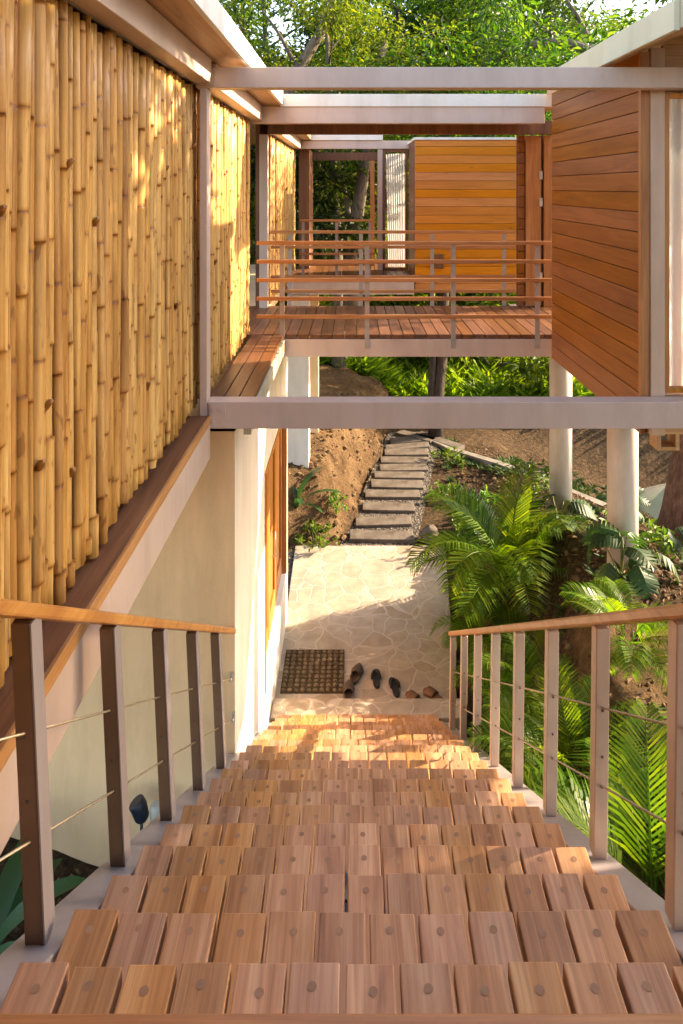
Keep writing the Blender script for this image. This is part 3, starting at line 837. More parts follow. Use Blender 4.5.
o.box(1.455, 1.635, 12.54, 12.549, -1.475, -1.38).box(1.455, 1.635, 12.54, 12.549, -1.365, -1.265)
o.build('wall_vent', M['dark_timber'], fc)

# ------------------------------------------------------------------ doormat
q = random.Random(31)
dm = thing('doormat', 'woven coir doormat on the flagstones beside the white wall', 'doormat', (-.45, 8.7, P))
MB().box(-.885, -.115, 8.29, 9.06, P + .002, P + .014).build('backing', M['coir_dark'], dm)
mb = MB()
for j in range(10):
    for i in range(10):
        cx = -.85 + i * .0785; cy = 8.335 + j * .0755
        rx, ry, rz = .033 * q.uniform(.8, 1.1), .028 * q.uniform(.75, 1.1), .026 * q.uniform(.6, 1.3)
        o = len(mb.v)
        for a in range(4):
            el = a * .5
            for k in range(8):
                t = k * math.pi / 4
                mb.v.append((cx + rx * math.cos(t) * math.cos(el) + q.uniform(-.003, .003), cy + ry * math.sin(t) * math.cos(el) + q.uniform(-.003, .003), P + .012 + rz * math.sin(el)))
        for a in range(3):
            for k in range(8):
                mb.face([o + a * 8 + k, o + a * 8 + (k + 1) % 8, o + (a + 1) * 8 + (k + 1) % 8, o + (a + 1) * 8 + k], 0, True)
        mb.face([o + 24 + k for k in range(8)], 0, True)
mb.build('woven_loops', M['coir'], dm)

# ------------------------------------------------------------------ footwear
def sole_outline(L, W, n=28, flip=1):
    pts = []
    for i in range(n):
        a = 2 * math.pi * i / n
        y = math.sin(a) * L / 2
        t = (y / L + .5)
        w = W / 2 * (.78 + .30 * sst(.35, .8, t) - .10 * math.exp(-((t - .42) / .14) ** 2))
        x = math.copysign(abs(math.cos(a)) ** .75, math.cos(a)) * w + flip * .012 * sst(.55, 1, t)
        pts.append((x, y))
    return pts
def footwear(kind, px, py, rot, label, mat, flip=1, cat='sandal'):
    y = -P * 683 / (py - 187); x = (px - 353) / 683 * y
    name = {'clog': 'clog', 'flip': 'flip_flop', 'slide': 'sandal'}[kind]
    t = thing(name, label, cat, (x, y, P), 'shoes left on the patio')
    L, W = .32, .125
    cr, sr = math.cos(rot), math.sin(rot)
    def w(u, v, z): return (x + u * cr - v * sr, y + u * sr + v * cr, P + z)
    so = sole_outline(L, W, 28, flip)
    mb = MB().outline(so, .003, .030, fn=w); mb.build('sole', mat, t, bev=.006)
    if kind == 'flip':
        mb = MB()
        for sgn in (-1, 1):
            mb.tube([w(sgn * .056, -.02, .025), w(sgn * .052, .015, .055), w(sgn * .03, .055, .066), w(.004, .088, .045), w(.002, .092, .028)], [.010, .012, .011, .009, .007], 8)
        mb.build('strap', M['sandal_dark'], t)
    else:
        # vamp: half shell over the front part
        mb = MB(); n = 9; v0, v1 = (-.03, .158) if kind == 'clog' else (-.01, .11)
        rows = 8
        for j in range(rows):
            v = v0 + (v1 - v0) * j / (rows - 1)
            tt = v / L + .5
            hw = W / 2 * (.78 + .30 * sst(.35, .8, tt)) * (1 if v < .06 else max(.18, math.sqrt(max(0, 1 - ((v - .06) / .104) ** 2))))
            hz = (.085 - .035 * j / rows) if kind == 'clog' else .048
            for i in range(n):
                a = math.pi * i / (n - 1)
                mb.v.append(w(math.cos(a) * (hw + .004) + flip * .010 * sst(.55, 1, tt), v, .012 + math.sin(a) ** .8 * hz))
        for j in range(rows - 1):
            for i in range(n - 1):
                mb.face([j * n + i, j * n + i + 1, (j + 1) * n + i + 1, (j + 1) * n + i], 0, True)
        o = mb.build('upper', mat, t)
        s_ = o.modifiers.new('thick', 'SOLIDIFY'); s_.thickness = .006
        if kind == 'clog':
            mb = MB(); rim = []
            for i in range(15):
                a = math.pi + math.pi * i / 14
                rim.append(w(math.cos(a) * W / 2 * .84, -.04 + math.sin(a) * .115, .042))
            mb.tube(rim, .014, 6); mb.build('heel_rim', mat, t)
    return t
footwear('clog', 356, 677, -.22, 'brown rubber clog on the flagstones, upper of the pair beside the mat', M['clog'])
footwear('clog', 348.5, 695, .05, 'brown clog half hidden by the stone step, touching the mat corner', M['clog'])
footwear('flip', 376, 680, .06, 'black flip flop lying between the brown clog and the other flip flop', M['sandal_dark'])
footwear('flip', 395, 688.5, .12, 'black flip flop close to the stone step, right of its mate', M['sandal_dark'], -1)
footwear('slide', 416.5, 701, .9, 'tan leather sandal mostly hidden behind the stone step', M['tan_leather'])
footwear('slide', 434.5, 697, .75, 'tan leather sandal nearest the right stair railing', M['tan_leather'], -1)

# ------------------------------------------------------------------ garden spotlights at the wall
for i, (px, lab, mt) in enumerate(((139.5, 'dark blue garden spotlight on a stake at the beige wall', 'black'), (156.5, 'pale glass garden light beside the dark spotlight', 'metal'))):
    y = 5.25; x = (px - 353) / 683 * y; zc = -(808 - 187) / 683 * y; zg = P + hgt(x, y)
    t = thing('garden_spotlight', lab, 'spotlight', (x, y, zg), 'garden lights at the wall')
    MB().tube([(x, y + .05, zg - .1), (x, y + .05, zc)], .012, 8).build('stake', M['black'], t)
    if i == 0:
        MB().tube([(x + .02, y, zc - .10), (x + .02, y, zc - .07), (x - .005, y, zc + .01), (x - .03, y, zc + .05)], [.03, .055, .062, .06], 18).build('lamp_head', M['black'], t, bev=.006)
    else:
        MB().tube([(x, y, zc - .10), (x, y, zc - .05), (x, y, zc + .02), (x, y, zc + .035)], [.045, .05, .048, .03], 18).build('lamp_head', M['frosted'], t)

# ------------------------------------------------------------------ car
def car():
    cx0, cy = 6.25, 14.6
    zg = P - 2.0
    t = thing('parked_car', 'silver beige car parked on the lower drive, half hidden by the leaning trunk', 'car', (cx0 + 2.3, cy + .9, zg))
    # longitudinal profile stations: x, half width, z low, z belt, z top
    st = [(0, .62, .36, .60, .66), (.10, .82, .27, .66, .76), (.35, .93, .25, .76, .90), (1.1, .98, .25, .92, 1.06), (1.55, .99, .25, 1.0, 1.12), (2.4, 1.0, .25, 1.04, 1.14),
          (3.9, 1.0, .25, 1.06, 1.16), (4.5, .97, .27, 1.04, 1.12), (4.75, .85, .35, .95, 1.0)]
    mb = MB(); n = 12
    for (x, hw, zl, zb, zt) in st:
        prof = [(-hw * .9, zl), (-hw, zl + .08), (-hw * 1.0, (zl + zb) / 2), (-hw * .98, zb - .05), (-hw * .9, zb + (zt - zb) * .5), (-hw * .6, zt),
                (hw * .6, zt), (hw * .9, zb + (zt - zb) * .5), (hw * .98, zb - .05), (hw, (zl + zb) / 2), (hw, zl + .08), (hw * .9, zl)]
        for (u, z) in prof: mb.v.append((cx0 + x, cy + .95 + u, zg + z))
    for j in range(len(st) - 1):
        for i in range(n): mb.face([j * n + i, j * n + (i + 1) % n, (j + 1) * n + (i + 1) % n, (j + 1) * n + i][::-1], 0, True)
    mb.face(list(range(n))); mb.face([(len(st) - 1) * n + i for i in range(n)][::-1])
    body = mb.build('body', M['car'], t)
    mb = MB().hexa([(cx0 + 1.3, cy + .12, zg + 1.08), (cx0 + 4.5, cy + .12, zg + 1.1), (cx0 + 4.5, cy + 1.78, zg + 1.1), (cx0 + 1.3, cy + 1.78, zg + 1.08),
                    (cx0 + 2.15, cy + .3, zg + 1.66), (cx0 + 4.0, cy + .3, zg + 1.68), (cx0 + 4.0, cy + 1.6, zg + 1.68), (cx0 + 2.15, cy + 1.6, zg + 1.66)])
    mb.build('windows', M['car_glass'], t, bev=.05)
    MB().hexa([(cx0 + 2.1, cy + .28, zg + 1.67), (cx0 + 4.05, cy + .28, zg + 1.69), (cx0 + 4.05, cy + 1.62, zg + 1.69), (cx0 + 2.1, cy + 1.62, zg + 1.67),
               (cx0 + 2.25, cy + .4, zg + 1.74), (cx0 + 3.9, cy + .4, zg + 1.75), (cx0 + 3.9, cy + 1.5, zg + 1.75), (cx0 + 2.25, cy + 1.5, zg + 1.74)]).build('roof', M['car'], t, bev=.03)
    for x in (.85, 3.85):
        for y in (-.03, 1.72):
            w = MB().tube([(cx0 + x, cy + y, zg + .36), (cx0 + x, cy + y + .22, zg + .36)], .36, 24).build('wheel', M['tyre'], t)
            yy_ = -.045 if y < 0 else 1.93
            MB().tube([(cx0 + x, cy + yy_, zg + .36), (cx0 + x, cy + yy_ + .02, zg + .36)], .22, 20).build('rim', M['metal'], w)
    for y in (.18, 1.42): MB().box(cx0 + .02, cx0 + .2, cy + y, cy + y + .3, zg + .60, zg + .74).build('headlight', M['glass'], t, bev=.02)
    return t
car()

# ------------------------------------------------------------------ foliage helpers (raw metres, local)
def leaf(mb, c, d, up, L, W, fold=.25, mi=0):
    d = d.normalized(); s = d.cross(up)
    if s.length < 1e-3: s = d.cross(Vector((1, 0, 0)))
    s.normalize(); n = s.cross(d)
    o = len(mb.v)
    a = c; b = c + d * L * .45 + s * W / 2 + n * fold * W; e = c + d * L - n * L * .12; f = c + d * L * .45 - s * W / 2 + n * fold * W
    mb.v += [tuple(a), tuple(b), tuple(e), tuple(f)]
    mb.face([o, o + 1, o + 2], mi); mb.face([o, o + 2, o + 3], mi)
def rvec(q):
    while True:
        v = Vector((q.uniform(-1, 1), q.uniform(-1, 1), q.uniform(-1, 1)))
        if .05 < v.length < 1: return v
def clump(mb, q, c, rad, n, L, flat=.6):
    for _ in range(n):
        v = rvec(q); p = c + Vector((v.x, v.y, v.z * flat)) * rad
        d = Vector((v.x, v.y, v.z * .5 - .25)) + rvec(q) * .7
        leaf(mb, p, d, Vector((0, 0, 1)) + rvec(q) * .6, L * q.uniform(.7, 1.3), L * .5 * q.uniform(.7, 1.2))

def make_tree(seed, height, trunk_r, crown_r, crown_h, nbr, leafL, nleaf, lean=0, first=.35):
    q = random.Random(seed)
    tb = MB(raw=True); cb_ = MB(raw=True)
    tp = []; tr = []
    for i in range(8):
        t = i / 7
        tp.append(Vector((lean * t * t * height + .12 * math.sin(t * 4 + seed), .12 * math.cos(t * 3 + seed), height * .82 * t - .4)))
        tr.append(trunk_r * (1.25 if i == 0 else 1) * (1 - .72 * t))
    tb.tube(tp, tr, 10)
    tips = []
    for b in range(nbr):
        t = first + (1 - first) * (b + .5) / nbr
        k = t * 7; i = min(6, int(k)); p = tp[i].lerp(tp[i + 1], k - i)
        az = b * 2.4 + q.uniform(-.5, .5)
        ln = crown_r * (1.0 - .45 * abs(t - .6)) * q.uniform(.7, 1.1)
        e = p + Vector((math.cos(az) * ln, math.sin(az) * ln, ln * q.uniform(.15, .6)))
        m_ = p.lerp(e, .5) + Vector((0, 0, .15 * ln)) + rvec(q) * .15 * ln
        r = trunk_r * (1 - .72 * t) * .55
        tb.tube([p, p.lerp(m_, .5), m_, m_.lerp(e, .6), e], [r, r * .85, r * .65, r * .42, r * .2], 6)
        for u in (.45, .7, .85, 1.0): tips.append((m_.lerp(e, (u - .4) / .6), ln))
        for s_ in range(3):
            w = m_.lerp(e, q.uniform(.1, .8)); dd = rvec(q); dd.z = abs(dd.z) * .7 - .1
            w2_ = w + dd.normalized() * ln * q.uniform(.3, .5)
            tb.tube([w, w.lerp(w2_, .5) + rvec(q) * .08, w2_], [r * .38, r * .25, r * .1], 5); tips += [(w2_, ln), (w.lerp(w2_, .6), ln)]
    tips.append((tp[-1] + Vector((0, 0, .3)), crown_r))
    per = max(12, nleaf // len(tips))
    for (p, ln) in tips:
        for s_ in range(2):
            clump(cb_, q, p + rvec(q) * .35, q.uniform(.35, .75) * (.6 + crown_r * .12), per // 2, leafL)
    return tb, cb_
PROTO = {}
def tree_proto(kind, *a, leaf_m='leaf', bark='bark', **k):
    tb, cb_ = make_tree(*a, **k); PROTO[kind] = (tb.build('trunk', M[bark]), cb_.build('crown', M[leaf_m]))
    for o in PROTO[kind]: COL.objects.unlink(o)
def plant_tree(kind, x, y, sc, rz, label, name='tree', group='trees around the garden'):
    tr, cr = PROTO[kind]
    wx, wy, wz = world_pt(x, y, P + hgt(x, y))
    t = thing(name, label, 'tree', (wx, wy, wz), group, raw=True)
    t.rotation_euler = (0, 0, rz); t.scale = (sc, sc, sc)
    for o in (tr, cr):
        c = o.copy(); COL.objects.link(c); c.parent = t
    return t
tree_proto('broad', 1, 9.5, .22, 3.6, 6, 15, .155, 13000, lean=.02)
tree_proto('lite', 2, 10.5, .17, 3.2, 6, 15, .15, 11000, lean=-.03, leaf_m='leaf_light')
tree_proto('dark', 3, 8.0, .20, 3.2, 6, 14, .22, 8500, lean=.05, leaf_m='leaf_dark', first=.22)
tree_proto('grey', 4, 9.0, .2, 3.0, 5, 13, .12, 12000, leaf_m='leaf_grey', first=.5)
tree_proto('low', 5, 4.6, .11, 2.4, 4, 13, .19, 6500, leaf_m='leaf', first=.12)
tree_proto('lowlite', 6, 3.8, .09, 2.1, 3, 12, .20, 6000, leaf_m='leaf_light', first=.08)
tree_proto('shade', 6, 9.6, .22, 3.3, 5, 18, .25, 26000, first=.73)  # for unseen trees, crown shaped to keep sun off treads and bamboo
TREES = [
 ('lite', 10.6, 33.0, 1.35, 3.3, 'yellow green tree behind the cream roof edge'),
 ('broad', -3.2, 21.5, 1.0, .3, 'tall broad tree rising behind the left roof edge'),
 ('lite', -.5, 18.9, .95, 1.1, 'slender light green tree seen through the far porch opening'),
 ('dark', -2.4, 18.6, .9, 2.2, 'dark leafy tree filling the gap behind the far bamboo screen'),
 ('broad', 2.2, 28.0, 1.4, 4.0, 'tall broad tree above the middle of the footbridge roof'),
 ('lite', 3.6, 26.5, 1.15, 5.0, 'light yellow green tree in the top centre, behind the broad one'),
 ('broad', 4.9, 27.5, 1.25, .9, 'broad tree with a slanting limb above the golden cabin wall'),
 ('grey', 7.0, 29.0, 1.3, 2.0, 'silver leaved tree crown at the top, against the sky gap'),
 ('broad', -7.0, 24.0, 1.1, 2.8, 'broad tree far back behind the stilt house'),
 ('dark', 1.0, 30.0, 1.5, .2, 'tall dark tree in the second row, centre'),
 ('broad', 6.0, 32.0, 1.45, 3.9, 'tall broad tree in the second row behind the silver one'),
 ('lite', -4.0, 30.0, 1.4, 1.9, 'tall light tree in the second row on the left'),
 ('low', -.6, 24.0, .95, .6, 'bushy low tree under the footbridge, left of the slim trunk'),
 ('lowlite', 3.3, 23.0, .9, 1.6, 'bright low tree under the footbridge, right of the slim trunk'),
 ('low', 7.4, 25.5, .9, 2.9, 'dark bushy low tree beside the farther column'),
 ('lowlite', 4.4, 21.0, 1.1, .1, 'yellow green low tree behind the golden cabin'),
 ('lowlite', -1.6, 22.5, 1.2, 3.1, 'bright low tree behind the far porch'),
 ('shade', 7.8, 4.7, .9, 2.0, 'unseen broad tree added for shade, right of the cabin'),
 ('shade', 8.2, 1.2, .9, 5.2, 'second unseen broad tree added for shade, level with the landing'),
]
for a in TREES: plant_tree(*a)

# slim dark double trunk under the bridge
def trunk_tree(name, pts, rad, label, bark, crown_seed=None):
    t = thing(name, label, 'tree', pts[0], 'trees around the garden')
    MB().tube(pts, rad, 16).build('trunk', M[bark], t)
    return t
t = trunk_tree('slim_tree', [(2.03, 16.9, P - .2), (2.10, 16.9, P + 1.1), (2.22, 16.95, P + 2.2), (2.25, 17.0, P + 4.4), (2.3, 17.1, P + 7.5)], [.20, .155, .15, .14, .11],
               'dark slim twin trunk standing at the end of the garden path', 'bark_dark')
MB().tube([(2.0, 16.85, P + .2), (1.93, 16.85, P + 1.1), (1.98, 16.8, P + 2.4), (1.86, 16.8, P + 4.6)], [.10, .085, .08, .07], 10).build('second_stem', M['bark_dark'], t)
mb = MB(raw=True); q = random.Random(77)
for i in range(26):
    c = Vector((2.2 * S, 17.1 * S, (7.5) * S)) + Vector((q.uniform(-2.2, 2.2), q.uniform(-1.5, 2.0), q.uniform(-.6, 2.4)))
    clump(mb, q, c, .7, 150, .19)
o = mb.build('crown', M['leaf']); o.parent = t; o.matrix_parent_inverse = Matrix.Translation(-Vector(t.location))
def at(px, py, Y): return ((px - 353) / 683 * Y, Y, -(py - 187) / 683 * Y)
def limb_tree(label, pts, rad, side, seed, mat):
    zb = P + hgt(pts[0][0], pts[0][1])
    t = thing('limbed_tree', label, 'tree', (pts[0][0], pts[0][1], zb), 'trees around the garden')
    q = random.Random(seed); mb = MB(); mb.tube(pts, rad, 12)
    tips = []
    for (a, b, r) in side:
        m_ = Vector(a).lerp(Vector(b), .5) + Vector((0, 0, .12)); mb.tube([a, m_, b], [r, r * .75, r * .4], 8); tips += [m_, Vector(b)]
    mb.build('trunk', M['bark'], t)
    mb = MB(raw=True)
    for e in tips + [Vector(pts[-1]), Vector(pts[-2])]:
        for k in range(3): clump(mb, q, Vector(world_pt(*e)) + rvec(q) * .9, q.uniform(.4, .7), 70, .14)
    o = mb.build('crown', M[mat]); o.parent = t; o.matrix_parent_inverse = Matrix.Translation(-Vector(t.location))
Yl = 17.5
limb_tree('tree with a pale slanting trunk crossing the top of the photo, left of centre', [at(262, 440, Yl), at(268, 260, Yl), at(272, 130, Yl), at(298, 70, Yl), at(322, 30, Yl), at(338, -25, Yl), at(345, -90, Yl)],
          [.26, .22, .19, .15, .13, .11, .08], [(at(298, 70, Yl), at(262, 10, Yl + .5), .06), (at(322, 30, Yl), at(372, -20, Yl + .6), .06)], 5, 'leaf')
Yl = 19.0
limb_tree('tree whose grey limb runs sideways above the golden wall, near the top right', [at(668, 420, Yl + 1), at(662, 250, Yl + 1), at(640, 110, Yl + .5), at(596, 52, Yl), at(560, 40, Yl), at(515, 48, Yl), at(470, 72, Yl)],
          [.3, .26, .22, .15, .12, .10, .06], [(at(596, 52, Yl), at(560, -10, Yl + .5), .08), (at(560, 40, Yl), at(500, 5, Yl + .5), .05)], 6, 'leaf_dark')
Yl = 17.2
limb_tree('tree with pale forked trunk framed by the far porch opening', [at(350, 330, Yl), at(352, 260, Yl), at(357, 215, Yl), at(364, 170, Yl), at(372, 120, Yl), at(384, 40, Yl)],
          [.22, .19, .17, .15, .13, .09], [(at(353, 245, Yl), at(340, 165, Yl + .5), .09), (at(364, 170, Yl), at(395, 90, Yl + .6), .07)], 7, 'leaf_light')
# big reddish leaning trunk at the right
bt = [(5.42, 11.3, P - .6), (5.44, 11.3, P + .05), (5.55, 11.3, P + .7), (5.68, 11.32, P + 1.5), (5.85, 11.4, P + 3.0), (6.1, 11.6, P + 5.5), (6.25, 11.8, P + 8.5)]
t = trunk_tree('leaning_tree', bt, [.56, .48, .42, .38, .34, .28, .2], 'thick reddish barked trunk leaning at the right edge beside the car', 'bark_red')
mb = MB(); q = random.Random(78); tipz = []
for i in range(9):
    az = i * 2.4; p = Vector((6.15, 11.7, P + 5.6 + i * .35)); e = p + Vector((math.cos(az) * 2.6 + .6, math.sin(az) * 2.0 + 1.2, 1.6))
    mb.tube([p, p.lerp(e, .5) + Vector((0, 0, .25)), e], [.11, .07, .03], 7); tipz += [e, p.lerp(e, .65)]
mb.build('limb', M['bark_red'], t)
mb = MB(raw=True)
for e in tipz:
    for k in range(2): clump(mb, q, Vector(world_pt(*e)) + rvec(q) * .5, .65, 90, .18)
o = mb.build('crown', M['leaf']); o.parent = t; o.matrix_parent_inverse = Matrix.Translation(-Vector(t.location))

# ------------------------------------------------------------------ palms
def make_frond(q, L, droop, nl=30, lw=.026):
    """frond along +X rising, local metres"""
    mb = MB(raw=True); pts = []; p = Vector((0, 0, 0)); ang = q.uniform(1.0, 1.3)
    n = 12
    for i in range(n + 1):
        pts.append(p.copy()); p = p + Vector((math.cos(ang), 0, math.sin(ang))) * (L / n); ang -= droop / n * (.4 + 1.2 * i / n)
    mb.tube(pts, [.011 * (1 - .8 * i / n) + .002 for i in range(n + 1)], 5)
    for k in range(nl):
        t = .18 + .82 * k / (nl - 1); f = t * n; i = min(n - 1, int(f)); c = pts[i].lerp(pts[i + 1], f - i)
        d = (pts[i + 1] - pts[i]).normalized()
        ll = L * .34 * math.sin(math.pi * (.18 + .78 * t)) ** .7 * q.uniform(.9, 1.1) + .05
        for sg in (-1, 1):
            side = Vector((0, sg, 0)); dirv = (d * (.45 + .5 * t) + side * .95 + Vector((0, 0, .18))).normalized()
            m_ = c + dirv * ll * .5 + Vector((0, 0, .015)); e = c + dirv * ll + Vector((0, 0, -.22 * ll))
            wv = (d * 1.0 - dirv * d.dot(dirv)).normalized() * lw * q.uniform(.8, 1.15)
            o = len(mb.v)
            mb.v += [tuple(c - wv * .25), tuple(c + wv * .25), tuple(m_ - wv * .5), tuple(m_ + wv * .5), tuple(e)]
            mb.face([o, o + 1, o + 3, o + 2]); mb.face([o + 2, o + 3, o + 4])
    return mb
FRONDS = []
for i in range(5):
    q = random.Random(300 + i); o = make_frond(q, 1.35, 1.5 + .25 * i).build('frond', M['palm']); COL.objects.unlink(o); FRONDS.append(o)
DEAD = make_frond(random.Random(399), 1.1, 2.6, 22, .02).build('dry_frond', M['dry_palm']); COL.objects.unlink(DEAD)
canes = MB(raw=True); q = random.Random(9)
for i in range(6):
    a = i * 1.05; x, y = .10 * math.cos(a), .10 * math.sin(a)
    canes.tube([(x, y, -.25), (x * 1.6, y * 1.6, .2), (x * 2.2, y * 2.2, .45)], [.022, .02, .014], 7)
CANE = canes.build('stem', M['cane']); COL.objects.unlink(CANE)
def palm(x, y, sc, n, seed, label, lift=0, spread=1.0):
    q = random.Random(seed)
    w = world_pt(x, y, P + hgt(x, y) + lift)
    t = thing('palm_plant', label, 'palm', w, 'feathery palms beside the stairs', raw=True)
    t.scale = (sc, sc, sc); t.rotation_euler = (0, 0, q.uniform(0, 6))
    c = CANE.copy(); COL.objects.link(c); c.parent = t
    for i in range(n):
        f = FRONDS[i % 5].copy(); COL.objects.link(f); f.parent = t
        az = i * 2.399 + q.uniform(-.3, .3); tilt = (i / n) * .95 * spread - .25
        r = .08 + .12 * i / n
        f.location = (r * math.cos(az), r * math.sin(az), .30 + q.uniform(-.1, .2))
        if i % 3 == 0 and n > 12 and i < 9:
            d = DEAD.copy(); COL.objects.link(d); d.parent = t; d.location = (.05, 0, .28); d.rotation_euler = (q.uniform(-.4, .4), q.uniform(.6, 1.0), az + 1.1); d.scale = (.75, .75, .75)
        f.rotation_euler = (q.uniform(-.25, .25), tilt + q.uniform(-.12, .12), az); k = q.uniform(.75, 1.12); f.scale = (k, k, k)
    return t
palm(2.2, 9.6, .88, 28, 1, 'large dark feathery palm arching over the patio edge')
palm(1.72, 8.75, .56, 16, 11, 'dark palm in front of the large one, over the stone corner', 0, 1.2)
palm(1.75, 6.7, .46, 14, 2, 'lit green palm behind the lower right railing posts', 0, .8)
palm(1.78, 5.35, .52, 16, 3, 'bright palm behind the middle posts of the right railing', 0, .8)
palm(1.85, 4.2, .70, 22, 4, 'bright yellow green palm between the last two right railing posts', 0, .85)
palm(1.68, 6.05, .50, 16, 14, 'green palm between the middle and lower right railing posts', 0, .85)
palm(1.75, 3.55, .66, 16, 6, 'lowest palm at the right edge, below the yellow green one', -.15)
palm(2.45, 6.1, .36, 12, 5, 'small isolated yellowish palm on the bare sandy bank', .0)

# ------------------------------------------------------------------ broad leaved plants
def lobed_leaf(q, L=.34, W=.30):
    mb = MB(raw=True); n = 9; mid = []
    for i in range(n + 1):
        t = i / n; mid.append(Vector((L * t, 0, .05 * math.sin(t * 3.1) - .10 * t * t)))
    o = len(mb.v)
    for i in range(n + 1): mb.v.append(tuple(mid[i]))
    for sg in (-1, 1):
        for i in range(n):
            t = (i + .5) / n; w = W / 2 * math.sin(math.pi * min(1, t * .85 + .13)) ** .7
            k = len(mb.v)
            a, b = mid[i], mid[i + 1]
            tip = Vector((L * (t + .14), sg * w, mid[i].z - .04 - .1 * w)); tip2 = Vector((L * (t + .05), sg * w * .95, mid[i].z - .03 - .1 * w))
            mb.v += [tuple(tip2), tuple(tip)]
            mb.face([o + i, o + i + 1, k + 1, k])
    return mb
q = random.Random(55)
LOBE = [lobed_leaf(q, .32 + .05 * i, .28 + .04 * i).build('leaf', M['broad']) for i in range(2)]
for o in LOBE: COL.objects.unlink(o)
def blade_leaf(q, L, W):
    mb = MB(raw=True); n = 10; ang = 1.25; p = Vector((0, 0, 0)); rows = []
    for i in range(n + 1):
        t = i / n; w = W * (.18 + .82 * math.sin(math.pi * min(1, t * .9 + .05)) ** .8) * (1 if t < .97 else .2)
        rows.append((p.copy(), w)); p = p + Vector((math.cos(ang), 0, math.sin(ang))) * L / n; ang -= .13
    for (p, w) in rows: mb.v += [(p.x, -w / 2, p.z + .12 * w), tuple(p), (p.x, w / 2, p.z + .12 * w)]
    for i in range(n):
        for k in (0, 1): mb.face([i * 3 + k, i * 3 + k + 1, i * 3 + 4 + k, i * 3 + 3 + k], 0, True)
    return mb
BLADE = blade_leaf(q, .9, .15).build('leaf', M['broad']); COL.objects.unlink(BLADE)
STALK = MB(raw=True).tube([(0, 0, 0), (.08, 0, .22), (.17, 0, .38)], [.009, .008, .006], 6).build('leaf_stalk', M['cane']); COL.objects.unlink(STALK)
def broad_plant(x, y, n, sc, seed, label, kind='lobe', z=None):
    q = random.Random(seed); w = world_pt(x, y, P + hgt(x, y) if z is None else z)
    t = thing('broad_leaved_plant', label, 'plant', w, 'broad leaved plants', raw=True); t.scale = (sc, sc, sc)
    for i in range(n):
        az = i * 2.4 + q.uniform(-.4, .4); s_ = q.uniform(.7, 1.15)
        if kind == 'lobe':
            k = STALK.copy(); COL.objects.link(k); k.parent = t; k.rotation_euler = (0, q.uniform(-.5, .7), az); k.scale = (s_, s_, s_)
            l = LOBE[i % 2].copy(); COL.objects.link(l); l.parent = k; l.location = (.17, 0, .38); l.rotation_euler = (q.uniform(-.4, .4), q.uniform(.0, .7), q.uniform(-.3, .3))
        else:
            l = BLADE.copy(); COL.objects.link(l); l.parent = t; l.rotation_euler = (q.uniform(-.2, .2), q.uniform(-.2, .55), az); l.scale = (s_, s_, s_)
    return t
broad_plant(2.92, 7.45, 11, .95, 1, 'split leaf plant at the foot of the nearer round column')
broad_plant(2.98, 9.95, 9, .85, 3, 'split leaf plant at the foot of the farther round column')
broad_plant(4.3, 9.3, 9, .8, 4, 'split leaf plant between the nearer column and the reddish trunk')
broad_plant(-2.5, 4.5, 7, .85, 6, 'strap leaved plant under the house at the left edge', 'blade')
broad_plant(-1.85, 4.6, 5, .6, 7, 'strap leaved plant between the first two dark posts', 'blade')
broad_plant(-1.0, 12.05, 7, .8, 8, 'strap leaved plant at the foot of the square white column', 'blade')
broad_plant(5.2, 13.2, 9, 1.1, 9, 'split leaf plant at the edge of the lower drive')

# small herbs on the mound
def herb(x, y, n, rad, seed, label, mat='herb', L=.10):
    q = random.Random(seed); mb = MB(raw=True)
    st_ = MB(raw=True)
    for i in range(n):
        a = q.uniform(0, 6.28); r = rad * math.sqrt(q.random()); h = q.uniform(.08, .30) * (1.2 - r / rad * .6)
        c = Vector((r * math.cos(a), r * math.sin(a), h))
        st_.tube([(c.x * .3, c.y * .3, -.05), tuple(c)], [.004, .002], 4, caps=False)
        for k in range(6): leaf(mb, c + rvec(q) * .03, rvec(q) + Vector((0, 0, .2)), Vector((0, 0, 1)), L * q.uniform(.7, 1.2), L * .55)
    t = thing('small_herb', label, 'plant', (x, y, P + hgt(x, y)), 'small green plants on bare earth')
    for m_, nm, mt in ((mb, 'leaves', mat), (st_, 'stem', 'cane')):
        o = m_.build(nm, M[mt]); o.parent = t
    return t
herb(-.62, 11.75, 26, .30, 1, 'low bright green herb at the foot of the mound beside the wall')
herb(-.33, 12.35, 9, .15, 2, 'tiny green seedling on the mound, above the bright herb')
herb(1.75, 13.6, 12, .28, 3, 'small yellow green plant right of the path steps')
herb(1.95, 11.9, 12, .25, 4, 'small plant beside the last path step near the patio corner')
herb(2.5, 12.6, 12, .3, 5, 'small green plant on the bank behind the palms')
herb(3.3, 12.0, 14, .35, 6, 'green plant near the pale kerb')
herb(2.2, 15.3, 14, .35, 7, 'yellow green plant where the path meets the kerb')
herb(3.7, 9.0, 14, .35, 8, 'low plant on the dark bank between the two columns')
herb(.35, 16.9, 10, .25, 9, 'small plant on top of the mound near the slim trunk')
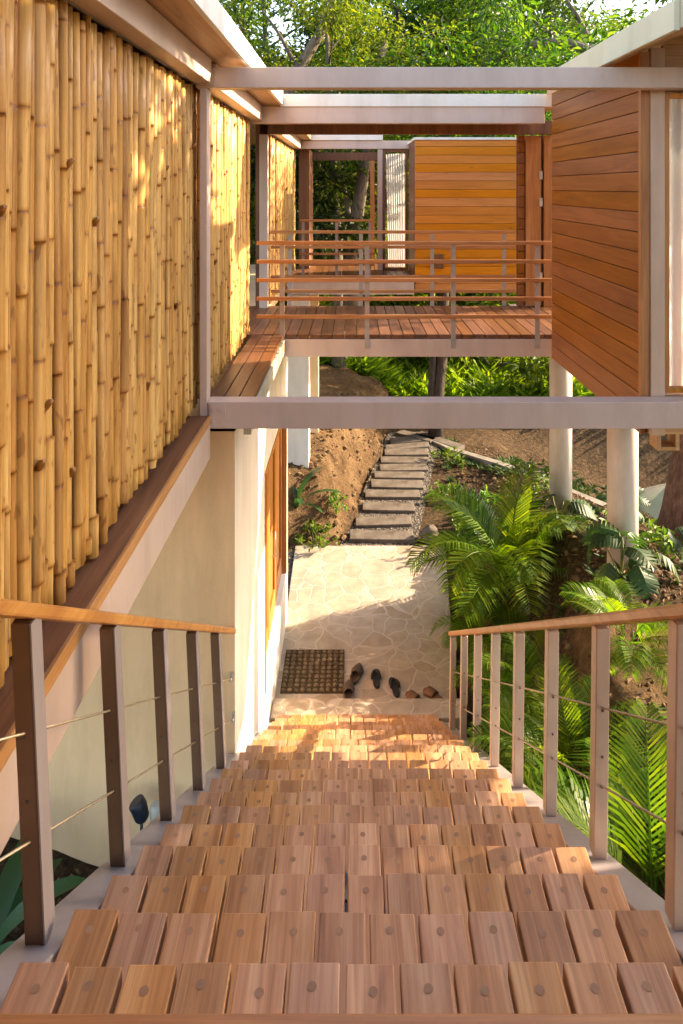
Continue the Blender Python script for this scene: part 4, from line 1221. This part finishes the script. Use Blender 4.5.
# boulder at the patio corner
mb = MB(); c = (1.35, 11.95, P + .05); q = random.Random(3); o = 0
for a in range(7):
    el = -.6 + a * .36
    for k in range(12):
        t_ = k * math.pi / 6; rr = .17 * (1 + .18 * mnoise.noise(Vector((math.cos(t_) * 1.3, math.sin(t_) * 1.3, el * 1.5))))
        mb.v.append((c[0] + rr * math.cos(t_) * math.cos(el), c[1] + rr * .9 * math.sin(t_) * math.cos(el), c[2] + rr * 1.05 * math.sin(el)))
for a in range(6):
    for k in range(12): mb.face([a * 12 + k, a * 12 + (k + 1) % 12, (a + 1) * 12 + (k + 1) % 12, (a + 1) * 12 + k], 0, True)
mb.face([72 + k for k in range(12)], 0, True)
tag(mb.build('boulder', M['sleeper']), 'rounded grey boulder at the far corner of the patio beside the path', 'boulder')

# ------------------------------------------------------------------ ground cover, litter, far wood
q = random.Random(12)
mb = MB(raw=True)
for i in range(6500):
    y = 19.2 + 11 * q.random() ** 1.5; x = q.uniform(-9, 14)
    h = hgt(x, y); c = Vector(world_pt(x, y, P + h))
    k = q.uniform(.3, .85) * (.6 if y < 18.5 else 1.1)
    for j in range(9):
        a = q.uniform(0, 6.28); d = Vector((math.cos(a), math.sin(a), q.uniform(.5, 1.6)))
        leaf(mb, c + rvec(q) * .12, d, Vector((0, 0, 1)), k * q.uniform(.5, 1.1), k * .20, .1)
structure(mb.build('undergrowth', M['fern']), 'stuff')
mb = MB(raw=True)
for i in range(9000):
    x = q.uniform(1.0, 6.5); y = q.uniform(4.5, 16.5)
    if x < 1.65 + (.2 * max(0, y - 11.6)) : continue
    if q.random() > (1.0 if y > 6.5 else .3): continue
    c = Vector(world_pt(x, y, P + hgt(x, y) + .012)); d = rvec(q); d.z *= .25
    leaf(mb, c, d, Vector((0, 0, 1)) + rvec(q) * .35, q.uniform(.04, .11), q.uniform(.02, .045), .2)
for i in range(1500):
    x = q.uniform(-5, -1.05); y = q.uniform(2, 5.4)
    c = Vector(world_pt(x, y, P + hgt(x, y) + .012)); d = rvec(q); d.z *= .25
    leaf(mb, c, d, Vector((0, 0, 1)) + rvec(q) * .35, q.uniform(.04, .09), q.uniform(.02, .04), .2)
structure(mb.build('leaf_litter', M['dead']), 'stuff')
mb = MB(raw=True)
for i in range(1500):
    if i < 550: y = q.uniform(11.4, 17); x = path_left(y) - .08 - 1.3 * q.random()
    else: y = q.uniform(4.0, 16); x = q.uniform(1.7, 4.5) + .2 * max(0, y - 11.6)
    r = .012 + .045 * q.random() ** 3; c = Vector(world_pt(x, y, P + hgt(x, y))) + Vector((0, 0, r * .3)); o = len(mb.v)
    for dx, dy, dz in ((1, 0, 0), (0, 1, 0), (-1, 0, 0), (0, -1, 0), (0, 0, .8), (.6, .6, .5), (-.6, .5, .5), (-.5, -.6, .5), (.6, -.5, .5), (0, 0, -.5)):
        k = r * q.uniform(.75, 1.2); mb.v.append((c.x + dx * k, c.y + dy * k, c.z + dz * k))
    for t_ in ((0, 1, 5), (1, 2, 6), (2, 3, 7), (3, 0, 8), (0, 5, 8), (1, 6, 5), (2, 7, 6), (3, 8, 7), (5, 4, 8), (6, 4, 5), (7, 4, 6), (8, 4, 7), (1, 0, 9), (2, 1, 9), (3, 2, 9), (0, 3, 9)):
        mb.face([o + v_ for v_ in t_])
structure(mb.build('earth_clods', M['clod']), 'stuff')
mb = MB(raw=True)
for i in range(1500):
    y = q.uniform(12.2, 16.8); x = q.uniform(2.0, 7.5)
    if x < path_left(y) + 1.3: continue
    if mnoise.noise(Vector((x * .8, y * .8, 5))) < .02: continue
    c = Vector(world_pt(x, y, P + hgt(x, y)))
    for j in range(5):
        a = q.uniform(0, 6.28); d = Vector((math.cos(a), math.sin(a), q.uniform(.4, 1.2)))
        leaf(mb, c, d, Vector((0, 0, 1)), q.uniform(.07, .18), .05, .1)
for i in range(700):
    y = q.uniform(7.0, 12.2); x = q.uniform(1.9, 5.0)
    if mnoise.noise(Vector((x * .9, y * .9, 9))) < .1: continue
    c = Vector(world_pt(x, y, P + hgt(x, y)))
    for j in range(5):
        a = q.uniform(0, 6.28); d = Vector((math.cos(a), math.sin(a), q.uniform(.4, 1.2)))
        leaf(mb, c, d, Vector((0, 0, 1)), q.uniform(.06, .15), .05, .1)
structure(mb.build('ground_cover', M['cover']), 'stuff')
mb = MB(raw=True)
for i in range(430):
    x = q.uniform(-40, 45); y = q.uniform(38, 56); h = hgt(x, y)
    c = Vector(world_pt(x, y, P + h)) + Vector((0, 0, 9.5 * q.random() ** 1.3))
    clump(mb, q, c, q.uniform(1.3, 2.4), 55, .62)
structure(mb.build('far_wood', M['leaf_dark']), 'stuff')

# ------------------------------------------------------------------ light
SUN_EL, SUN_AZ = 23.0, 18.0      # azimuth measured from +X towards +Y
w = bpy.data.worlds.new('World'); scene.world = w; w.use_nodes = True
nt = w.node_tree; nt.nodes.clear()
sky = nt.nodes.new('ShaderNodeTexSky'); sky.sky_type = 'NISHITA'; sky.sun_disc = False
sky.sun_elevation = R(SUN_EL); sky.sun_rotation = R(90 - SUN_AZ); sky.air_density = 1.0; sky.dust_density = 1.5; sky.ozone_density = 1.0
bg = nt.nodes.new('ShaderNodeBackground'); bg.inputs[1].default_value = .15
wo = nt.nodes.new('ShaderNodeOutputWorld')
nt.links.new(sky.outputs[0], bg.inputs[0]); nt.links.new(bg.outputs[0], wo.inputs[0])
sl = bpy.data.lights.new('sun', 'SUN'); sl.energy = 3.5; sl.angle = R(.5); sl.color = (1.0, .86, .66)
so = bpy.data.objects.new('sun', sl); COL.objects.link(so); so.location = (20, 10, 20)
dv = Vector((math.cos(R(SUN_EL)) * math.cos(R(SUN_AZ)), math.cos(R(SUN_EL)) * math.sin(R(SUN_AZ)), math.sin(R(SUN_EL))))
so.rotation_euler = dv.to_track_quat('Z', 'Y').to_euler()

# ------------------------------------------------------------------ camera
cam = bpy.data.cameras.new('camera'); co = bpy.data.objects.new('camera', cam); COL.objects.link(co)
co.location = world_pt(0, 0, 0); co.rotation_euler = (R(90), 0, 0)
cam.sensor_fit = 'AUTO'; cam.sensor_width = 36; cam.lens = 36 * 683 / 1024
cam.shift_x = -(353 - 341.5) / 1024; cam.shift_y = -(512 - 187) / 1024
cam.clip_start = .05; cam.clip_end = 400
scene.camera = co
scene.render.resolution_x = 683; scene.render.resolution_y = 1024
vs = scene.view_settings; vs.view_transform = 'Standard'; vs.look = 'None'; vs.gamma = 1; vs.exposure = 2.35
vs.use_white_balance = True; vs.white_balance_temperature = 7700; vs.white_balance_tint = 15
scene.cycles.max_bounces = 8; scene.cycles.diffuse_bounces = 5; scene.cycles.transparent_max_bounces = 12
